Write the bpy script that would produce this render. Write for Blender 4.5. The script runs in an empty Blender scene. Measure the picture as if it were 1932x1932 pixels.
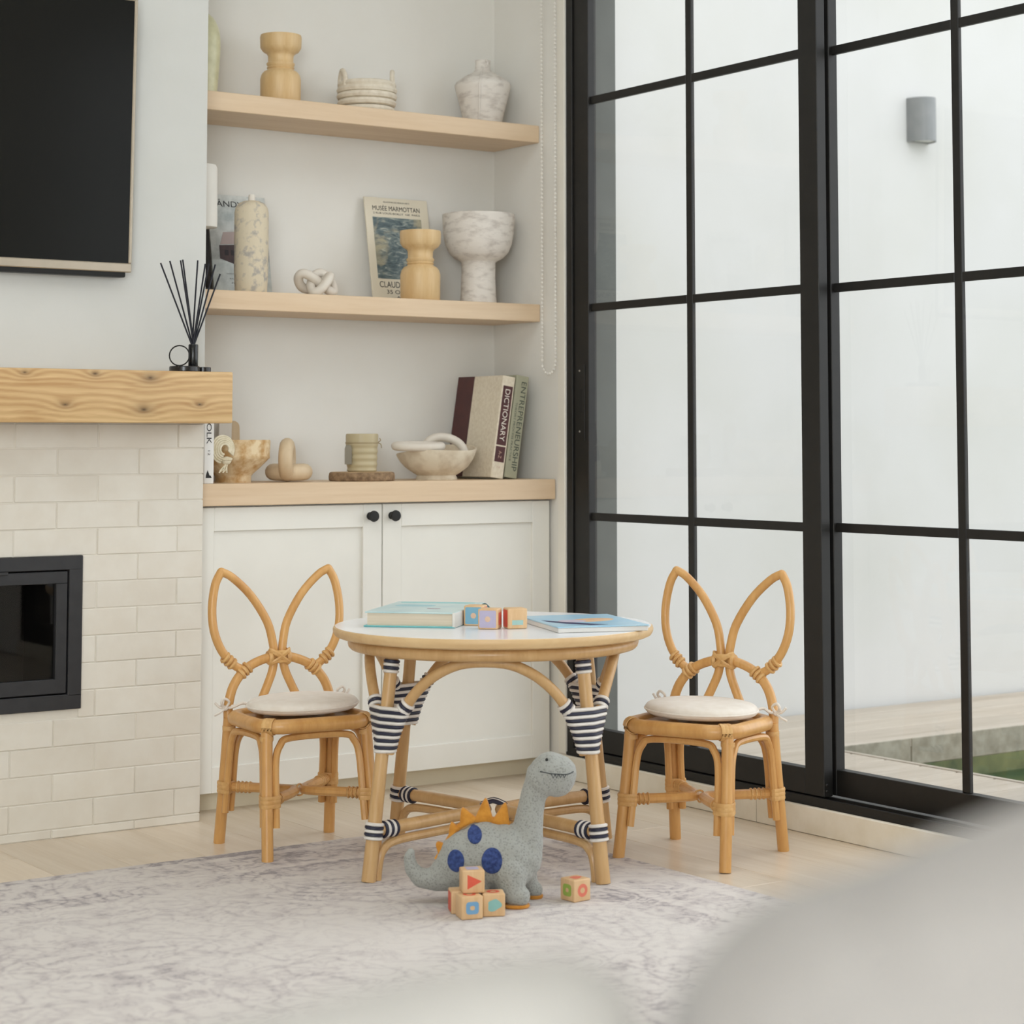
import bpy, bmesh, math, random
from mathutils import Vector, Matrix, Euler
from mathutils.bvhtree import BVHTree
random.seed(7)
S = bpy.context.scene
COL = S.collection
PI = math.pi

# ------------------------------------------------------------------ camera
cd = bpy.data.cameras.new('camera'); cam = bpy.data.objects.new('camera', cd); COL.objects.link(cam)
cam.location = (0, 0, 0.9)
YAW, PITCH, ROLL = 0.618204, 0.0723567, -0.001015
fw = Vector((math.sin(YAW)*math.cos(PITCH), math.cos(YAW)*math.cos(PITCH), math.sin(PITCH)))
rt = Vector((math.cos(YAW), -math.sin(YAW), 0)); up = rt.cross(fw)
r2 = math.cos(ROLL)*rt + math.sin(ROLL)*up; u2 = -math.sin(ROLL)*rt + math.cos(ROLL)*up
cam.rotation_euler = Matrix((r2, u2, -fw)).transposed().to_euler()
cd.sensor_fit = 'HORIZONTAL'; cd.sensor_width = 36.0
cd.lens = 3879.84/1932*36
cd.shift_x = (966-1018.65)/1932; cd.shift_y = (550.52-966)/1932
cd.clip_start = 0.02; cd.clip_end = 200
cd.dof.use_dof = True; cd.dof.focus_distance = 4.65; cd.dof.aperture_fstop = 5.0
S.camera = cam

# ------------------------------------------------------------------ light
W = bpy.data.worlds.new('overcast_sky'); S.world = W; W.use_nodes = True
bg = W.node_tree.nodes['Background']
bg.inputs[0].default_value = (0.92, 0.965, 1.0, 1); bg.inputs[1].default_value = 2.4
def area(name, loc, rot, sx, sy, power, col=(1, 1, 1), portal=False):
    l = bpy.data.lights.new(name, 'AREA'); l.shape = 'RECTANGLE'; l.size = sx; l.size_y = sy
    l.energy = power; l.color = col
    o = bpy.data.objects.new(name, l); COL.objects.link(o); o.location = loc; o.rotation_euler = rot
    if portal: l.cycles.is_portal = True
    return o
area('door_portal', (3.5, 2.2, 1.25), (0, PI/2, 0), 2.4, 4.6, 1, portal=True)
area('ceiling_fill', (1.5, 3.0, 2.70), (0, 0, 0), 2.2, 1.8, 19, (.90, 0.96, 1))  # added overhead fill that brightens the room, not a fixture
area('rear_fill', (-1.5, -2.0, 1.55), (PI/2, 0, -0.50), 2.2, 2.2, 185, (.86, 0.94, 1))  # added fill from behind the camera; the rear wall has no window
S.view_settings.view_transform = 'Standard'; S.view_settings.look = 'None'
S.view_settings.gamma = 1; S.view_settings.use_curve_mapping = False
S.view_settings.exposure = 0.06

# ------------------------------------------------------------------ helpers
def lin(r, g, b):
    f = lambda c: (c/255/12.92) if c/255 <= 0.04045 else ((c/255+0.055)/1.055)**2.4
    return (f(r), f(g), f(b), 1)
MATS = {}
def newmat(name):
    m = bpy.data.materials.new(name); m.use_nodes = True
    nt = m.node_tree; b = nt.nodes['Principled BSDF']
    return m, nt, b
def N(nt, t, **k):
    n = nt.nodes.new(t)
    for a, v in k.items(): setattr(n, a, v)
    return n
def coords(nt, scale=(1, 1, 1), rot=(0, 0, 0), rnd=False):
    tc = N(nt, 'ShaderNodeTexCoord'); mp = N(nt, 'ShaderNodeMapping')
    nt.links.new(tc.outputs['Object'], mp.inputs[0])
    mp.inputs['Scale'].default_value = scale; mp.inputs['Rotation'].default_value = rot
    if rnd:
        oi = N(nt, 'ShaderNodeObjectInfo'); mu = N(nt, 'ShaderNodeVectorMath', operation='SCALE')
        cx = N(nt, 'ShaderNodeCombineXYZ')
        for i in range(3): nt.links.new(oi.outputs['Random'], cx.inputs[i])
        nt.links.new(cx.outputs[0], mu.inputs[0]); mu.inputs['Scale'].default_value = 37.0
        nt.links.new(mu.outputs[0], mp.inputs['Location'])
    return mp.outputs[0]
def noise(nt, vec, scale, detail=4, rough=.55, dist=0):
    n = N(nt, 'ShaderNodeTexNoise'); nt.links.new(vec, n.inputs['Vector'])
    n.inputs['Scale'].default_value = scale; n.inputs['Detail'].default_value = detail
    n.inputs['Roughness'].default_value = rough; n.inputs['Distortion'].default_value = dist
    return n.outputs['Fac']
def ramp(nt, fac, stops):
    r = N(nt, 'ShaderNodeValToRGB'); e = r.color_ramp.elements
    while len(e) < len(stops): e.new(0.5)
    for i, (p, c) in enumerate(stops): e[i].position = p; e[i].color = c
    nt.links.new(fac, r.inputs[0]); return r.outputs[0]
def mixc(nt, fac, a, b, blend='MIX'):
    m = N(nt, 'ShaderNodeMix', data_type='RGBA', blend_type=blend)
    if hasattr(fac, 'node'): nt.links.new(fac, m.inputs[0])
    else: m.inputs[0].default_value = fac
    for k, v in ((6, a), (7, b)):
        if hasattr(v, 'node'): nt.links.new(v, m.inputs[k])
        else: m.inputs[k].default_value = v
    return m.outputs[2]
def math_(nt, op, a, b=None, c=None):
    m = N(nt, 'ShaderNodeMath', operation=op)
    for i, v in enumerate((a, b, c)):
        if v is None: continue
        if hasattr(v, 'node'): nt.links.new(v, m.inputs[i])
        else: m.inputs[i].default_value = v
    return m.outputs[0]
def bump(nt, b, h, strength=.3, dist=.002):
    n = N(nt, 'ShaderNodeBump'); n.inputs['Strength'].default_value = strength; n.inputs['Distance'].default_value = dist
    nt.links.new(h, n.inputs['Height']); nt.links.new(n.outputs[0], b.inputs['Normal'])
def mat(name, c1, c2=None, rough=.5, ns=6, detail=5, lo=.35, hi=.65, bmp=0, bs=60, bd=.002, metal=0, spec=.5, scale=(1, 1, 1), rnd=False, sheen=0, coat=0, vary=0):
    if name in MATS: return MATS[name]
    m, nt, b = newmat(name)
    b.inputs['Roughness'].default_value = rough; b.inputs['Metallic'].default_value = metal
    b.inputs['Specular IOR Level'].default_value = spec
    b.inputs['Sheen Weight'].default_value = sheen; b.inputs['Coat Weight'].default_value = coat
    v = coords(nt, scale, rnd=rnd)
    c2 = c2 or tuple(x*.94 for x in c1[:3])+(1,)
    c = ramp(nt, noise(nt, v, ns, detail), [(lo, c2), (hi, c1)])
    if vary:
        oi = N(nt, 'ShaderNodeObjectInfo')
        g = math_(nt, 'MULTIPLY_ADD', oi.outputs['Random'], vary, 1-vary)
        cb = N(nt, 'ShaderNodeCombineColor')
        for i in range(3): nt.links.new(g, cb.inputs[i])
        c = mixc(nt, 1.0, c, cb.outputs[0], 'MULTIPLY')
    nt.links.new(c, b.inputs['Base Color'])
    if bmp: bump(nt, b, noise(nt, v, bs, 6), bmp, bd)
    MATS[name] = m; return m
def wood(name, light, dark, axis='X', gs=30, rough=.45, stretch=.06, vary=0, rnd=False, bmp=.1, knots=None, coat=0):
    if name in MATS: return MATS[name]
    m, nt, b = newmat(name); b.inputs['Roughness'].default_value = rough; b.inputs['Coat Weight'].default_value = coat
    sc = {'X': (stretch, 1, 1), 'Y': (1, stretch, 1), 'Z': (1, 1, stretch)}[axis]
    v = coords(nt, sc, rnd=rnd)
    f1 = noise(nt, v, gs, 5, .6, .6); f2 = noise(nt, v, gs*5, 3, .6)
    f = math_(nt, 'MULTIPLY_ADD', f2, .35, math_(nt, 'MULTIPLY', f1, .75))
    kd = None
    if knots:
        tc = N(nt, 'ShaderNodeTexCoord'); tot = None
        for (kx, kz, kr) in knots:
            mp = N(nt, 'ShaderNodeMapping'); nt.links.new(tc.outputs['Object'], mp.inputs[0])
            mp.inputs['Location'].default_value = (-kx*.5, 0, -kz); mp.inputs['Scale'].default_value = (.5, 0, 1)
            ln = N(nt, 'ShaderNodeVectorMath', operation='LENGTH'); nt.links.new(mp.outputs[0], ln.inputs[0])
            q = math_(nt, 'DIVIDE', ln.outputs['Value'], kr)
            g = math_(nt, 'EXPONENT', math_(nt, 'MULTIPLY', q, -1.0))
            tot = g if tot is None else math_(nt, 'ADD', tot, g)
        sep = N(nt, 'ShaderNodeSeparateXYZ'); nt.links.new(tc.outputs['Object'], sep.inputs[0])
        ph = math_(nt, 'ADD', math_(nt, 'MULTIPLY', sep.outputs['Z'], 420.0), math_(nt, 'MULTIPLY', tot, 15.0))
        ph = math_(nt, 'MULTIPLY_ADD', f1, 16.0, ph)
        wv = math_(nt, 'MULTIPLY_ADD', math_(nt, 'SINE', ph), .5, .5)
        f = math_(nt, 'ADD', math_(nt, 'MULTIPLY', f, .84), math_(nt, 'MULTIPLY', wv, .17))
        kd = math_(nt, 'POWER', math_(nt, 'MINIMUM', tot, 1.0), 3.0)
    c = ramp(nt, f, [(.3, dark), (.72, light)])
    if kd is not None: c = mixc(nt, kd, c, tuple(x*.25 for x in dark[:3])+(1,))
    if vary:
        oi = N(nt, 'ShaderNodeObjectInfo')
        g = math_(nt, 'MULTIPLY_ADD', oi.outputs['Random'], vary, 1-vary)
        cb = N(nt, 'ShaderNodeCombineColor')
        for i in range(3): nt.links.new(g, cb.inputs[i])
        c = mixc(nt, 1.0, c, cb.outputs[0], 'MULTIPLY')
    nt.links.new(c, b.inputs['Base Color'])
    if bmp: bump(nt, b, f, bmp, .001)
    MATS[name] = m; return m
def glassmat(name, tint=(1, 1, 1, 1), ior=1.45):
    m, nt, b = newmat(name); nt.nodes.remove(b)
    t = N(nt, 'ShaderNodeBsdfTransparent'); t.inputs[0].default_value = tint
    g = N(nt, 'ShaderNodeBsdfGlossy'); g.inputs['Roughness'].default_value = .0
    fr = N(nt, 'ShaderNodeFresnel'); fr.inputs[0].default_value = ior
    geo = N(nt, 'ShaderNodeNewGeometry')      # the far face of the thin pane only transmits
    fac = math_(nt, 'MULTIPLY', fr.outputs[0], math_(nt, 'SUBTRACT', 1.0, geo.outputs['Backfacing']))
    mx = N(nt, 'ShaderNodeMixShader'); nt.links.new(fac, mx.inputs[0])
    nt.links.new(t.outputs[0], mx.inputs[1]); nt.links.new(g.outputs[0], mx.inputs[2])
    nt.links.new(mx.outputs[0], nt.nodes['Material Output'].inputs[0]); return m

def obj(name, bm, m, parent=None, smooth=True, ang=35):
    me = bpy.data.meshes.new(name)
    bmesh.ops.recalc_face_normals(bm, faces=bm.faces)
    bm.to_mesh(me); bm.free()
    if smooth:
        me.shade_smooth(); me.set_sharp_from_angle(angle=math.radians(ang))
    ms = m if isinstance(m, (list, tuple)) else [m]
    for x in ms: me.materials.append(x)
    o = bpy.data.objects.new(name, me); COL.objects.link(o)
    if parent: o.parent = parent
    return o
def tag(o, label, cat, group=None):
    o['label'] = label; o['category'] = cat
    if group: o['group'] = group
    return o
def thing(name, label, cat, loc=(0, 0, 0), rz=0, group=None, rot=None):
    o = bpy.data.objects.new(name, None); COL.objects.link(o); o.empty_display_size = .05
    o.location = loc; o.rotation_euler = rot or (0, 0, rz)
    return tag(o, label, cat, group)
def struct(o): o['kind'] = 'structure'; return o
def sempty(name, loc=(0, 0, 0)):
    o = bpy.data.objects.new(name, None); COL.objects.link(o); o.location = loc; o.empty_display_size = .05
    return struct(o)
def dup(o, parent=None):
    c = o.copy(); COL.objects.link(c); c.parent = parent
    for ch in list(o.children): dup(ch, c)
    return c
def B(): return bmesh.new()
def box(bm, x0, x1, y0, y1, z0, z1, bev=0, seg=2, mtx=None, mi=0):
    r = bmesh.ops.create_cube(bm, size=1)
    vs = r['verts']
    for v in vs:
        v.co = Vector(((x0+x1)/2+v.co.x*(x1-x0), (y0+y1)/2+v.co.y*(y1-y0), (z0+z1)/2+v.co.z*(z1-z0)))
    fs = {f for v in vs for f in v.link_faces}
    for f in fs: f.material_index = mi
    if bev:
        es = list({e for v in vs for e in v.link_edges})
        rr = bmesh.ops.bevel(bm, geom=es, offset=bev, segments=seg, affect='EDGES', profile=.5, clamp_overlap=True)
        vs = list({v for f in rr['faces'] for v in f.verts} | {v for v in vs if v.is_valid})
        for f in {f for v in vs for f in v.link_faces}: f.material_index = mi
    if mtx is not None:
        for v in vs: v.co = mtx @ v.co
    return vs
def catmull(pts, closed, n):
    P = [Vector(p) for p in pts]; out = []; L = len(P)
    if n <= 1 or L < 3: return P
    rng = range(L if closed else L-1)
    for i in rng:
        if closed: a, b, c, d = P[(i-1) % L], P[i], P[(i+1) % L], P[(i+2) % L]
        else:
            b, c = P[i], P[i+1]
            a = P[i-1] if i else b*2-c; d = P[i+2] if i+2 < L else c*2-b
        for k in range(n):
            t = k/n
            out.append(.5*((2*b)+(c-a)*t+(2*a-5*b+4*c-d)*t*t+(3*b-a-3*c+d)*t**3))
    if not closed: out.append(P[-1])
    return out
def tube(bm, pts, r, n=10, closed=False, sm=5, ry=None, mi=0, upv=None):
    if isinstance(r, (list, tuple)):
        rr = [Vector((x, 0, 0)) for x in r]; P = catmull(pts, closed, sm); R = [v.x for v in catmull(rr, closed, sm)]
    else: P = catmull(pts, closed, sm); R = [r]*len(P)
    L = len(P); rings = []
    T = []
    for i in range(L):
        a = P[(i-1) % L] if (closed or i) else P[i]; b = P[(i+1) % L] if (closed or i < L-1) else P[i]
        d = b-a; T.append(d.normalized() if d.length > 1e-9 else Vector((0, 0, 1)))
    u = Vector(upv) if upv else (Vector((0, 0, 1)) if abs(T[0].z) < .9 else Vector((1, 0, 0)))
    u = (u-T[0]*u.dot(T[0])).normalized()
    for i in range(L):
        u = (u-T[i]*u.dot(T[i]));  u = u.normalized() if u.length > 1e-6 else T[i].orthogonal().normalized()
        w = T[i].cross(u); rb = (ry if ry else R[i])
        rings.append([bm.verts.new(P[i]+u*math.cos(2*PI*k/n)*R[i]+w*math.sin(2*PI*k/n)*rb) for k in range(n)])
    fs = []
    for i in range(L if closed else L-1):
        A, C = rings[i], rings[(i+1) % L]
        off = 0
        if closed and i == L-1:
            off = min(range(n), key=lambda o: (A[0].co-C[o].co).length)
        for k in range(n):
            fs.append(bm.faces.new((A[k], A[(k+1) % n], C[(k+1+off) % n], C[(k+off) % n])))
    if not closed:
        fs.append(bm.faces.new(rings[0][::-1])); fs.append(bm.faces.new(rings[-1]))
    for f in fs: f.material_index = mi
    return bm
def lathe(bm, prof, n=40, c=(0, 0, 0), mi=0, sx=1, sy=1):
    rings = []
    for r, z in prof:
        if r < 1e-6: rings.append([bm.verts.new((c[0], c[1], c[2]+z))])
        else: rings.append([bm.verts.new((c[0]+r*sx*math.cos(2*PI*k/n), c[1]+r*sy*math.sin(2*PI*k/n), c[2]+z)) for k in range(n)])
    for A, C in zip(rings, rings[1:]):
        if len(A) == 1 and len(C) == 1: continue
        for k in range(n):
            if len(A) == 1: f = bm.faces.new((A[0], C[(k+1) % n], C[k]))
            elif len(C) == 1: f = bm.faces.new((A[k], A[(k+1) % n], C[0]))
            else: f = bm.faces.new((A[k], A[(k+1) % n], C[(k+1) % n], C[k]))
            f.material_index = mi
    if len(rings[0]) > 1: bm.faces.new(rings[0][::-1]).material_index = mi
    if len(rings[-1]) > 1: bm.faces.new(rings[-1]).material_index = mi
    return bm
def sprof(prof, n=4):
    return [(max(0, p.x), p.y) for p in catmull([(r, z, 0) for r, z in prof], False, n)]
def circ(r, n=24, z=0, c=(0, 0)): return [(c[0]+r*math.cos(2*PI*k/n), c[1]+r*math.sin(2*PI*k/n), z) for k in range(n)]
def prism(bm, poly, y0, y1, plane='XZ'):
    def P(a, b, d): return (a, d, b) if plane == 'XZ' else (a, b, d)
    A = [bm.verts.new(P(a, b, y0)) for a, b in poly]; C = [bm.verts.new(P(a, b, y1)) for a, b in poly]
    bm.faces.new(A); bm.faces.new(C[::-1]); n = len(poly)
    for i in range(n): bm.faces.new((A[i], C[i], C[(i+1) % n], A[(i+1) % n]))
    return bm
def ball(bm, c, r, sx=1, sy=1, sz=1, sub=2):
    R = bmesh.ops.create_icosphere(bm, subdivisions=sub, radius=1)
    for v in R['verts']: v.co = Vector((c[0]+v.co.x*r*sx, c[1]+v.co.y*r*sy, c[2]+v.co.z*r*sz))
_tx = {}
def text(parent, name, s, w, h, mtx, m, thick=.0003):
    """flat lettering fitted to w x h, centred, in the XY plane of mtx"""
    cu = bpy.data.curves.new('lettering', 'FONT'); cu.body = s; cu.align_x = 'CENTER'; cu.extrude = 0
    t = bpy.data.objects.new('lettering_tmp', cu); COL.objects.link(t)
    dg = bpy.context.evaluated_depsgraph_get(); dg.update()
    me = bpy.data.meshes.new_from_object(t.evaluated_get(dg))
    bpy.data.objects.remove(t)
    xs = [v.co.x for v in me.vertices]; ys = [v.co.y for v in me.vertices]
    x0, x1, y0, y1 = min(xs), max(xs), min(ys), max(ys)
    for v in me.vertices:
        v.co = mtx @ Vector(((v.co.x-(x0+x1)/2)/(x1-x0)*w, (v.co.y-(y0+y1)/2)/(y1-y0)*h, 0))
    me.materials.clear(); me.materials.append(m)
    o = bpy.data.objects.new(name, me); COL.objects.link(o)
    if parent: o.parent = parent
    return o
FRONT = Matrix.Rotation(PI/2, 4, 'X')                                   # text plane facing -Y
def front(x, y, z, turn=0): return Matrix.Translation((x, y, z)) @ FRONT @ Matrix.Rotation(turn, 4, 'Z')
def rpoly(w, h, r, n=5):
    p = []
    for cx, cy, a in ((w/2-r, h/2-r, 0), (-w/2+r, h/2-r, PI/2), (-w/2+r, -h/2+r, PI), (w/2-r, -h/2+r, 1.5*PI)):
        for k in range(n+1): p.append((cx+r*math.cos(a+k*PI/2/n), cy+r*math.sin(a+k*PI/2/n)))
    return p

# ------------------------------------------------------------------ materials
WALL = mat('warm_white_plaster', lin(233, 230, 223), lin(229, 225, 217), .75, 3, bmp=.08, bs=90, spec=.25)
CEIL = mat('ceiling_white', lin(236, 232, 224), None, .8)
BRICK = mat('cream_painted_brick', lin(230, 224, 212), lin(222, 214, 200), .5, 9, bmp=.12, bs=40, rnd=True, vary=.05)
MORTAR = mat('cream_painted_mortar', lin(226, 219, 206), None, .7, bmp=.2, bs=120)
OAK = wood('pale_oak_shelf', lin(226, 201, 170), lin(210, 180, 145), 'X', 22, .5)
MANTEL = wood('mantel_oak', lin(218, 184, 133), lin(174, 130, 78), 'X', 20, .5, .1,
              knots=[(1.705, 1.052, .012), (1.87, 1.052, .012), (2.005, 1.045, .022), (1.80, .982, .014), (1.99, .972, .022), (2.13, .985, .010)])
FLOORM = wood('light_oak_floor', lin(234, 219, 199), lin(211, 191, 165), 'Y', 16, .34, .07, vary=.12, rnd=True, bmp=.05, coat=.08)
CABW = mat('cabinet_off_white', lin(236, 233, 224), None, .45, 3)
PLINTHM = mat('plinth_beige', lin(240, 229, 203), None, .5)
BLACK = mat('black_powder_coat', lin(34, 32, 30), lin(29, 28, 26), .5, 30, spec=.35)
DARKIRON = mat('charcoal_iron', lin(44, 44, 46), lin(38, 38, 40), .5, 30)
SOOT = mat('sooty_firebox', lin(30, 27, 24), lin(14, 13, 12), .8, 12)
GLASS = glassmat('window_glass')
FIREGLASS = glassmat('fire_door_glass', (.75, .72, .7, 1))
RATTAN = wood('honey_rattan', lin(222, 172, 106), lin(196, 140, 76), 'Z', 24, .38, .12, bmp=.08, coat=.1)
RATTAN2 = wood('pale_rattan', lin(216, 178, 126), lin(192, 148, 94), 'Z', 24, .38, .12, bmp=.08, coat=.1)
BIND = mat('rattan_peel_binding', lin(224, 180, 118), lin(204, 154, 92), .45, 50)
LINEN = mat('cream_linen', lin(240, 232, 221), lin(233, 223, 210), .85, 40, bmp=.25, bs=700, bd=.0006, sheen=.2)
TIE = mat('white_cord', lin(236, 226, 214), None, .8, 60)
TABLEW = mat('white_laminate', lin(247, 247, 248), None, .22, 3)
TABLEE = wood('table_edge_wood', lin(228, 196, 148), lin(212, 174, 124), 'X', 20, .45)
CORDW = mat('white_plastic_cord', lin(236, 230, 222), None, .5, 60)
CORDN = mat('navy_plastic_cord', lin(34, 36, 58), None, .5, 60)
CERW = mat('white_matte_ceramic', lin(226, 218, 206), lin(216, 206, 192), .6, 14, bmp=.1, bs=60)
WASHW = mat('whitewashed_wood', lin(229, 222, 213), lin(200, 191, 182), .8, 48, 9, .34, .52, bmp=.6, bs=110, bd=.002, scale=(.5, .5, 1.3))
CARVE = wood('turned_pine', lin(226, 196, 148), lin(204, 166, 114), 'Z', 26, .45, .12)
PAPER = mat('book_paper', lin(226, 212, 190), lin(214, 199, 176), .8, 60, scale=(.1, .1, 4))
INK = mat('black_ink', lin(40, 38, 38), None, .7)
KNIT, _nt, _b = newmat('grey_knit')
_v = coords(_nt); _n = noise(_nt, _v, 420, 2); _w = N(_nt, 'ShaderNodeTexVoronoi'); _nt.links.new(_v, _w.inputs[0]); _w.inputs['Scale'].default_value = 210
_h = math_(_nt, 'ADD', _n, _w.outputs['Distance'])
_nt.links.new(ramp(_nt, _h, [(.5, lin(134, 135, 129)), (1.15, lin(166, 167, 161))]), _b.inputs['Base Color'])
_b.inputs['Roughness'].default_value = .95; _b.inputs['Sheen Weight'].default_value = .25; bump(_nt, _b, _h, .5, .0015)
FELT = mat('orange_felt', lin(216, 150, 58), lin(200, 132, 44), .95, 90, bmp=.4, bs=500, bd=.0008, sheen=.2)
BLUEKNIT = mat('blue_knit', lin(64, 84, 140), lin(42, 57, 106), .95, 160, 2, bmp=.6, bs=330, bd=.0015)
BLOCKW = wood('block_beech', lin(232, 196, 152), lin(214, 172, 122), 'Z', 40, .5, .2, rnd=True)

# ------------------------------------------------------------------ room shell
XW = 3.295                                   # right wall plane
fl = B(); box(fl, -2.6, 3.40, -2.2, 5.1, -.10, -.012)
FL = struct(obj('floor', fl, MORTAR, smooth=False))
PW = .172
pls = {}
col_i = 0; x = -2.6
while x < 3.28:
    y = -2.2 + ((col_i*0.61) % 1.35) - 1.35
    while y < 4.9:
        y0, y1 = max(y, -2.2), min(y+1.35, 4.9)
        x1 = min(x+PW, 3.28)
        key = (round(y1-y0, 3), round(x1-x, 3))
        if y1-y0 > .05 and (x1 > -1.2 or True):
            if key not in pls:
                b_ = B(); box(b_, 0, key[1]-.0008, 0, key[0]-.0012, -.012, 0, .0007, 1)
                o = obj('plank', b_, FLOORM, FL, smooth=False); pls[key] = o
            else:
                o = pls[key].copy(); COL.objects.link(o)
            o.location = (x, y0, 0)
        y += 1.35
    x += PW; col_i += 1
b_ = B(); box(b_, -2.7, 3.46, -2.3, 5.2, 2.75, 2.85); struct(obj('ceiling', b_, CEIL, smooth=False))
b_ = B(); box(b_, -2.6, 3.456, 4.86, 5.12, 0, 2.75); struct(obj('wall_back', b_, WALL, smooth=False))
# right wall: pier beside the niche, header over the doors, part toward the rear
REVEAL = mat('dark_grey_render', lin(94, 96, 91), lin(88, 90, 85), .7, 8)
b_ = B(); box(b_, XW, 3.456, 4.512, 4.86, 0, 2.75); box(b_, XW, 3.456, -2.2, 4.512, 2.45, 2.75); box(b_, XW, 3.456, -2.2, .6, 0, 2.45)
struct(obj('wall_right', b_, WALL, smooth=False))
b_ = B(); box(b_, 3.34, 3.462, 4.504, 4.514, 0, 2.45); struct(obj('trim_3', b_, REVEAL, smooth=False))
b_ = B(); box(b_, XW-.004, XW+.012, 4.5125, 4.545, .062, 2.45, .002, 1); struct(obj('trim_4', b_, mat('white_bead', lin(238, 233, 222), None, .6), smooth=False))
b_ = B(); box(b_, -2.7, -2.6, -2.3, 5.2, 0, 2.75); struct(obj('wall_far_left', b_, WALL, smooth=False))
b_ = B(); box(b_, -2.7, 3.46, -2.3, -2.2, 0, 2.75); struct(obj('wall_rear', b_, WALL, smooth=False))
# stone curb under the doors
CURB = mat('cream_plaster_curb', lin(238, 231, 217), lin(228, 219, 201), .6, 14, 6, bmp=.15, bs=60)
cb = struct(obj('trim_2', (lambda q: (box(q, 3.284, 3.40, .6, 4.512, -.01, .050), q)[1])(B()), CURB, smooth=False))
b_ = B(); yy = .6
for y1 in (1.45, 2.75, 3.73, 4.512):
    p = B(); box(p, 3.278, 3.292, yy+.001, y1-.001, 0, .062, .002, 1); obj('curb_slab', p, CURB, cb); yy = y1
b_.free()

# chimney breast with bricks
CX1, CY = 2.214, 4.508
b_ = B()
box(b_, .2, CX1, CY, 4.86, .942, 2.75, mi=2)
IX0, IX1, IZ0, IZ1 = 1.33, 1.908, .289, .638
MY = CY+.0022
box(b_, .2, IX0+.01, MY, 4.86, 0, .942, mi=1); box(b_, IX1-.01, CX1-.003, MY, 4.86, 0, .942, mi=1)
box(b_, IX0+.01, IX1-.01, MY, 4.86, 0, IZ0+.01, mi=1); box(b_, IX0+.01, IX1-.01, MY, 4.86, IZ1-.01, .942, mi=1)
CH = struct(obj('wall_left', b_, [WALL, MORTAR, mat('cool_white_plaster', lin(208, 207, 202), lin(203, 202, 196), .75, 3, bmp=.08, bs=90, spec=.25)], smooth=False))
bk = {}
def brick(x0, x1, z0, z1):
    key = (round(x1-x0, 3), round(z1-z0, 3))
    if key not in bk:
        q = B(); box(q, 0, key[0], 0, .03, 0, key[1], .0016, 1)
        o = obj('brick', q, BRICK, CH, smooth=False); bk[key] = o
    else: o = bk[key].copy(); COL.objects.link(o)
    o.location = (x0, CY+random.uniform(-.0009, .0009), z0)
BP, G = .2022, .0011
for k in range(-1, 15):
    z0, z1 = (.0205+.06165*k, .0205+.06165*(k+1)) if k >= 0 else (0, .0205)
    z1 = min(z1, .942)
    off = 2.1470 if k % 2 == 0 else 2.0468
    edges = [CX1+G]; e = off
    while e > 1.10: edges.append(e); e -= BP
    for a, c in zip(edges[1:], edges):
        segs = [(a+G, c-G)]
        if z1-.004 > IZ0 and z0+.004 < IZ1:
            if a+G >= IX0 and c-G <= IX1: segs = []
            elif a < IX1 < c: segs = [(IX1-.004, c-G)]
            elif a < IX0 < c: segs = [(a+G, IX0+.004)]
        zz0, zz1 = z0+G*.9, z1-G*.9
        for s0, s1 in segs:
            if s1-s0 > .012 and zz1-zz0 > .008: brick(s0, s1, zz0, zz1)
# small filler strip at floor level is painted like the bricks

# ------------------------------------------------------------------ fireplace insert
fp = thing('fireplace_insert', 'black cast metal fireplace insert with glazed door set in cream bricks', 'fireplace', (IX0, 4.50, IZ0))
w, h = IX1-IX0, IZ1-IZ0
b_ = B()
for a in ((0, w, 0, .034), (0, w, h-.032, h), (0, .033, .03, h-.03), (w-.033, w, .03, h-.03)):
    box(b_, a[0], a[1], 0, .02, a[2], a[3], .0015, 1)
obj('frame', b_, DARKIRON, fp, ang=30)
b_ = B(); dz0, dz1, dx0, dx1 = .037, h-.035, .036, w-.036
for a in ((dx0, dx1, dz0, dz0+.033), (dx0, dx1, dz1-.028, dz1), (dx0, dx0+.027, dz0+.03, dz1-.027), (dx1-.027, dx1, dz0+.03, dz1-.027)):
    box(b_, a[0], a[1], .002, .018, a[2], a[3], .0015, 1)
d = obj('door', b_, DARKIRON, fp, ang=30)
b_ = B(); box(b_, dx0+.02, dx1-.02, .013, .016, dz0+.025, dz1-.02); obj('pane', b_, FIREGLASS, d, smooth=False)
b_ = B(); box(b_, dx0+.1, w-.18, -.004, .004, dz1-.004, dz1+.003, .001, 1); obj('latch', b_, DARKIRON, d, smooth=False)
b_ = B()
box(b_, .03, w-.03, .28, .30, .02, h-.02); box(b_, .02, .03, .02, .3, .02, h-.02); box(b_, w-.03, w-.02, .02, .3, .02, h-.02)
box(b_, .02, w-.02, .02, .3, .01, .02); box(b_, .02, w-.02, .02, .3, h-.02, h-.01)
obj('firebox', b_, SOOT, fp, smooth=False)
# ------------------------------------------------------------------ mantel beam
b_ = B(); box(b_, .9, 2.2155, 4.36, 4.507, .942, 1.062, .003, 2)
tag(obj('mantel_beam', b_, MANTEL), 'thick knotty oak mantel beam above the fireplace', 'mantel')
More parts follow.
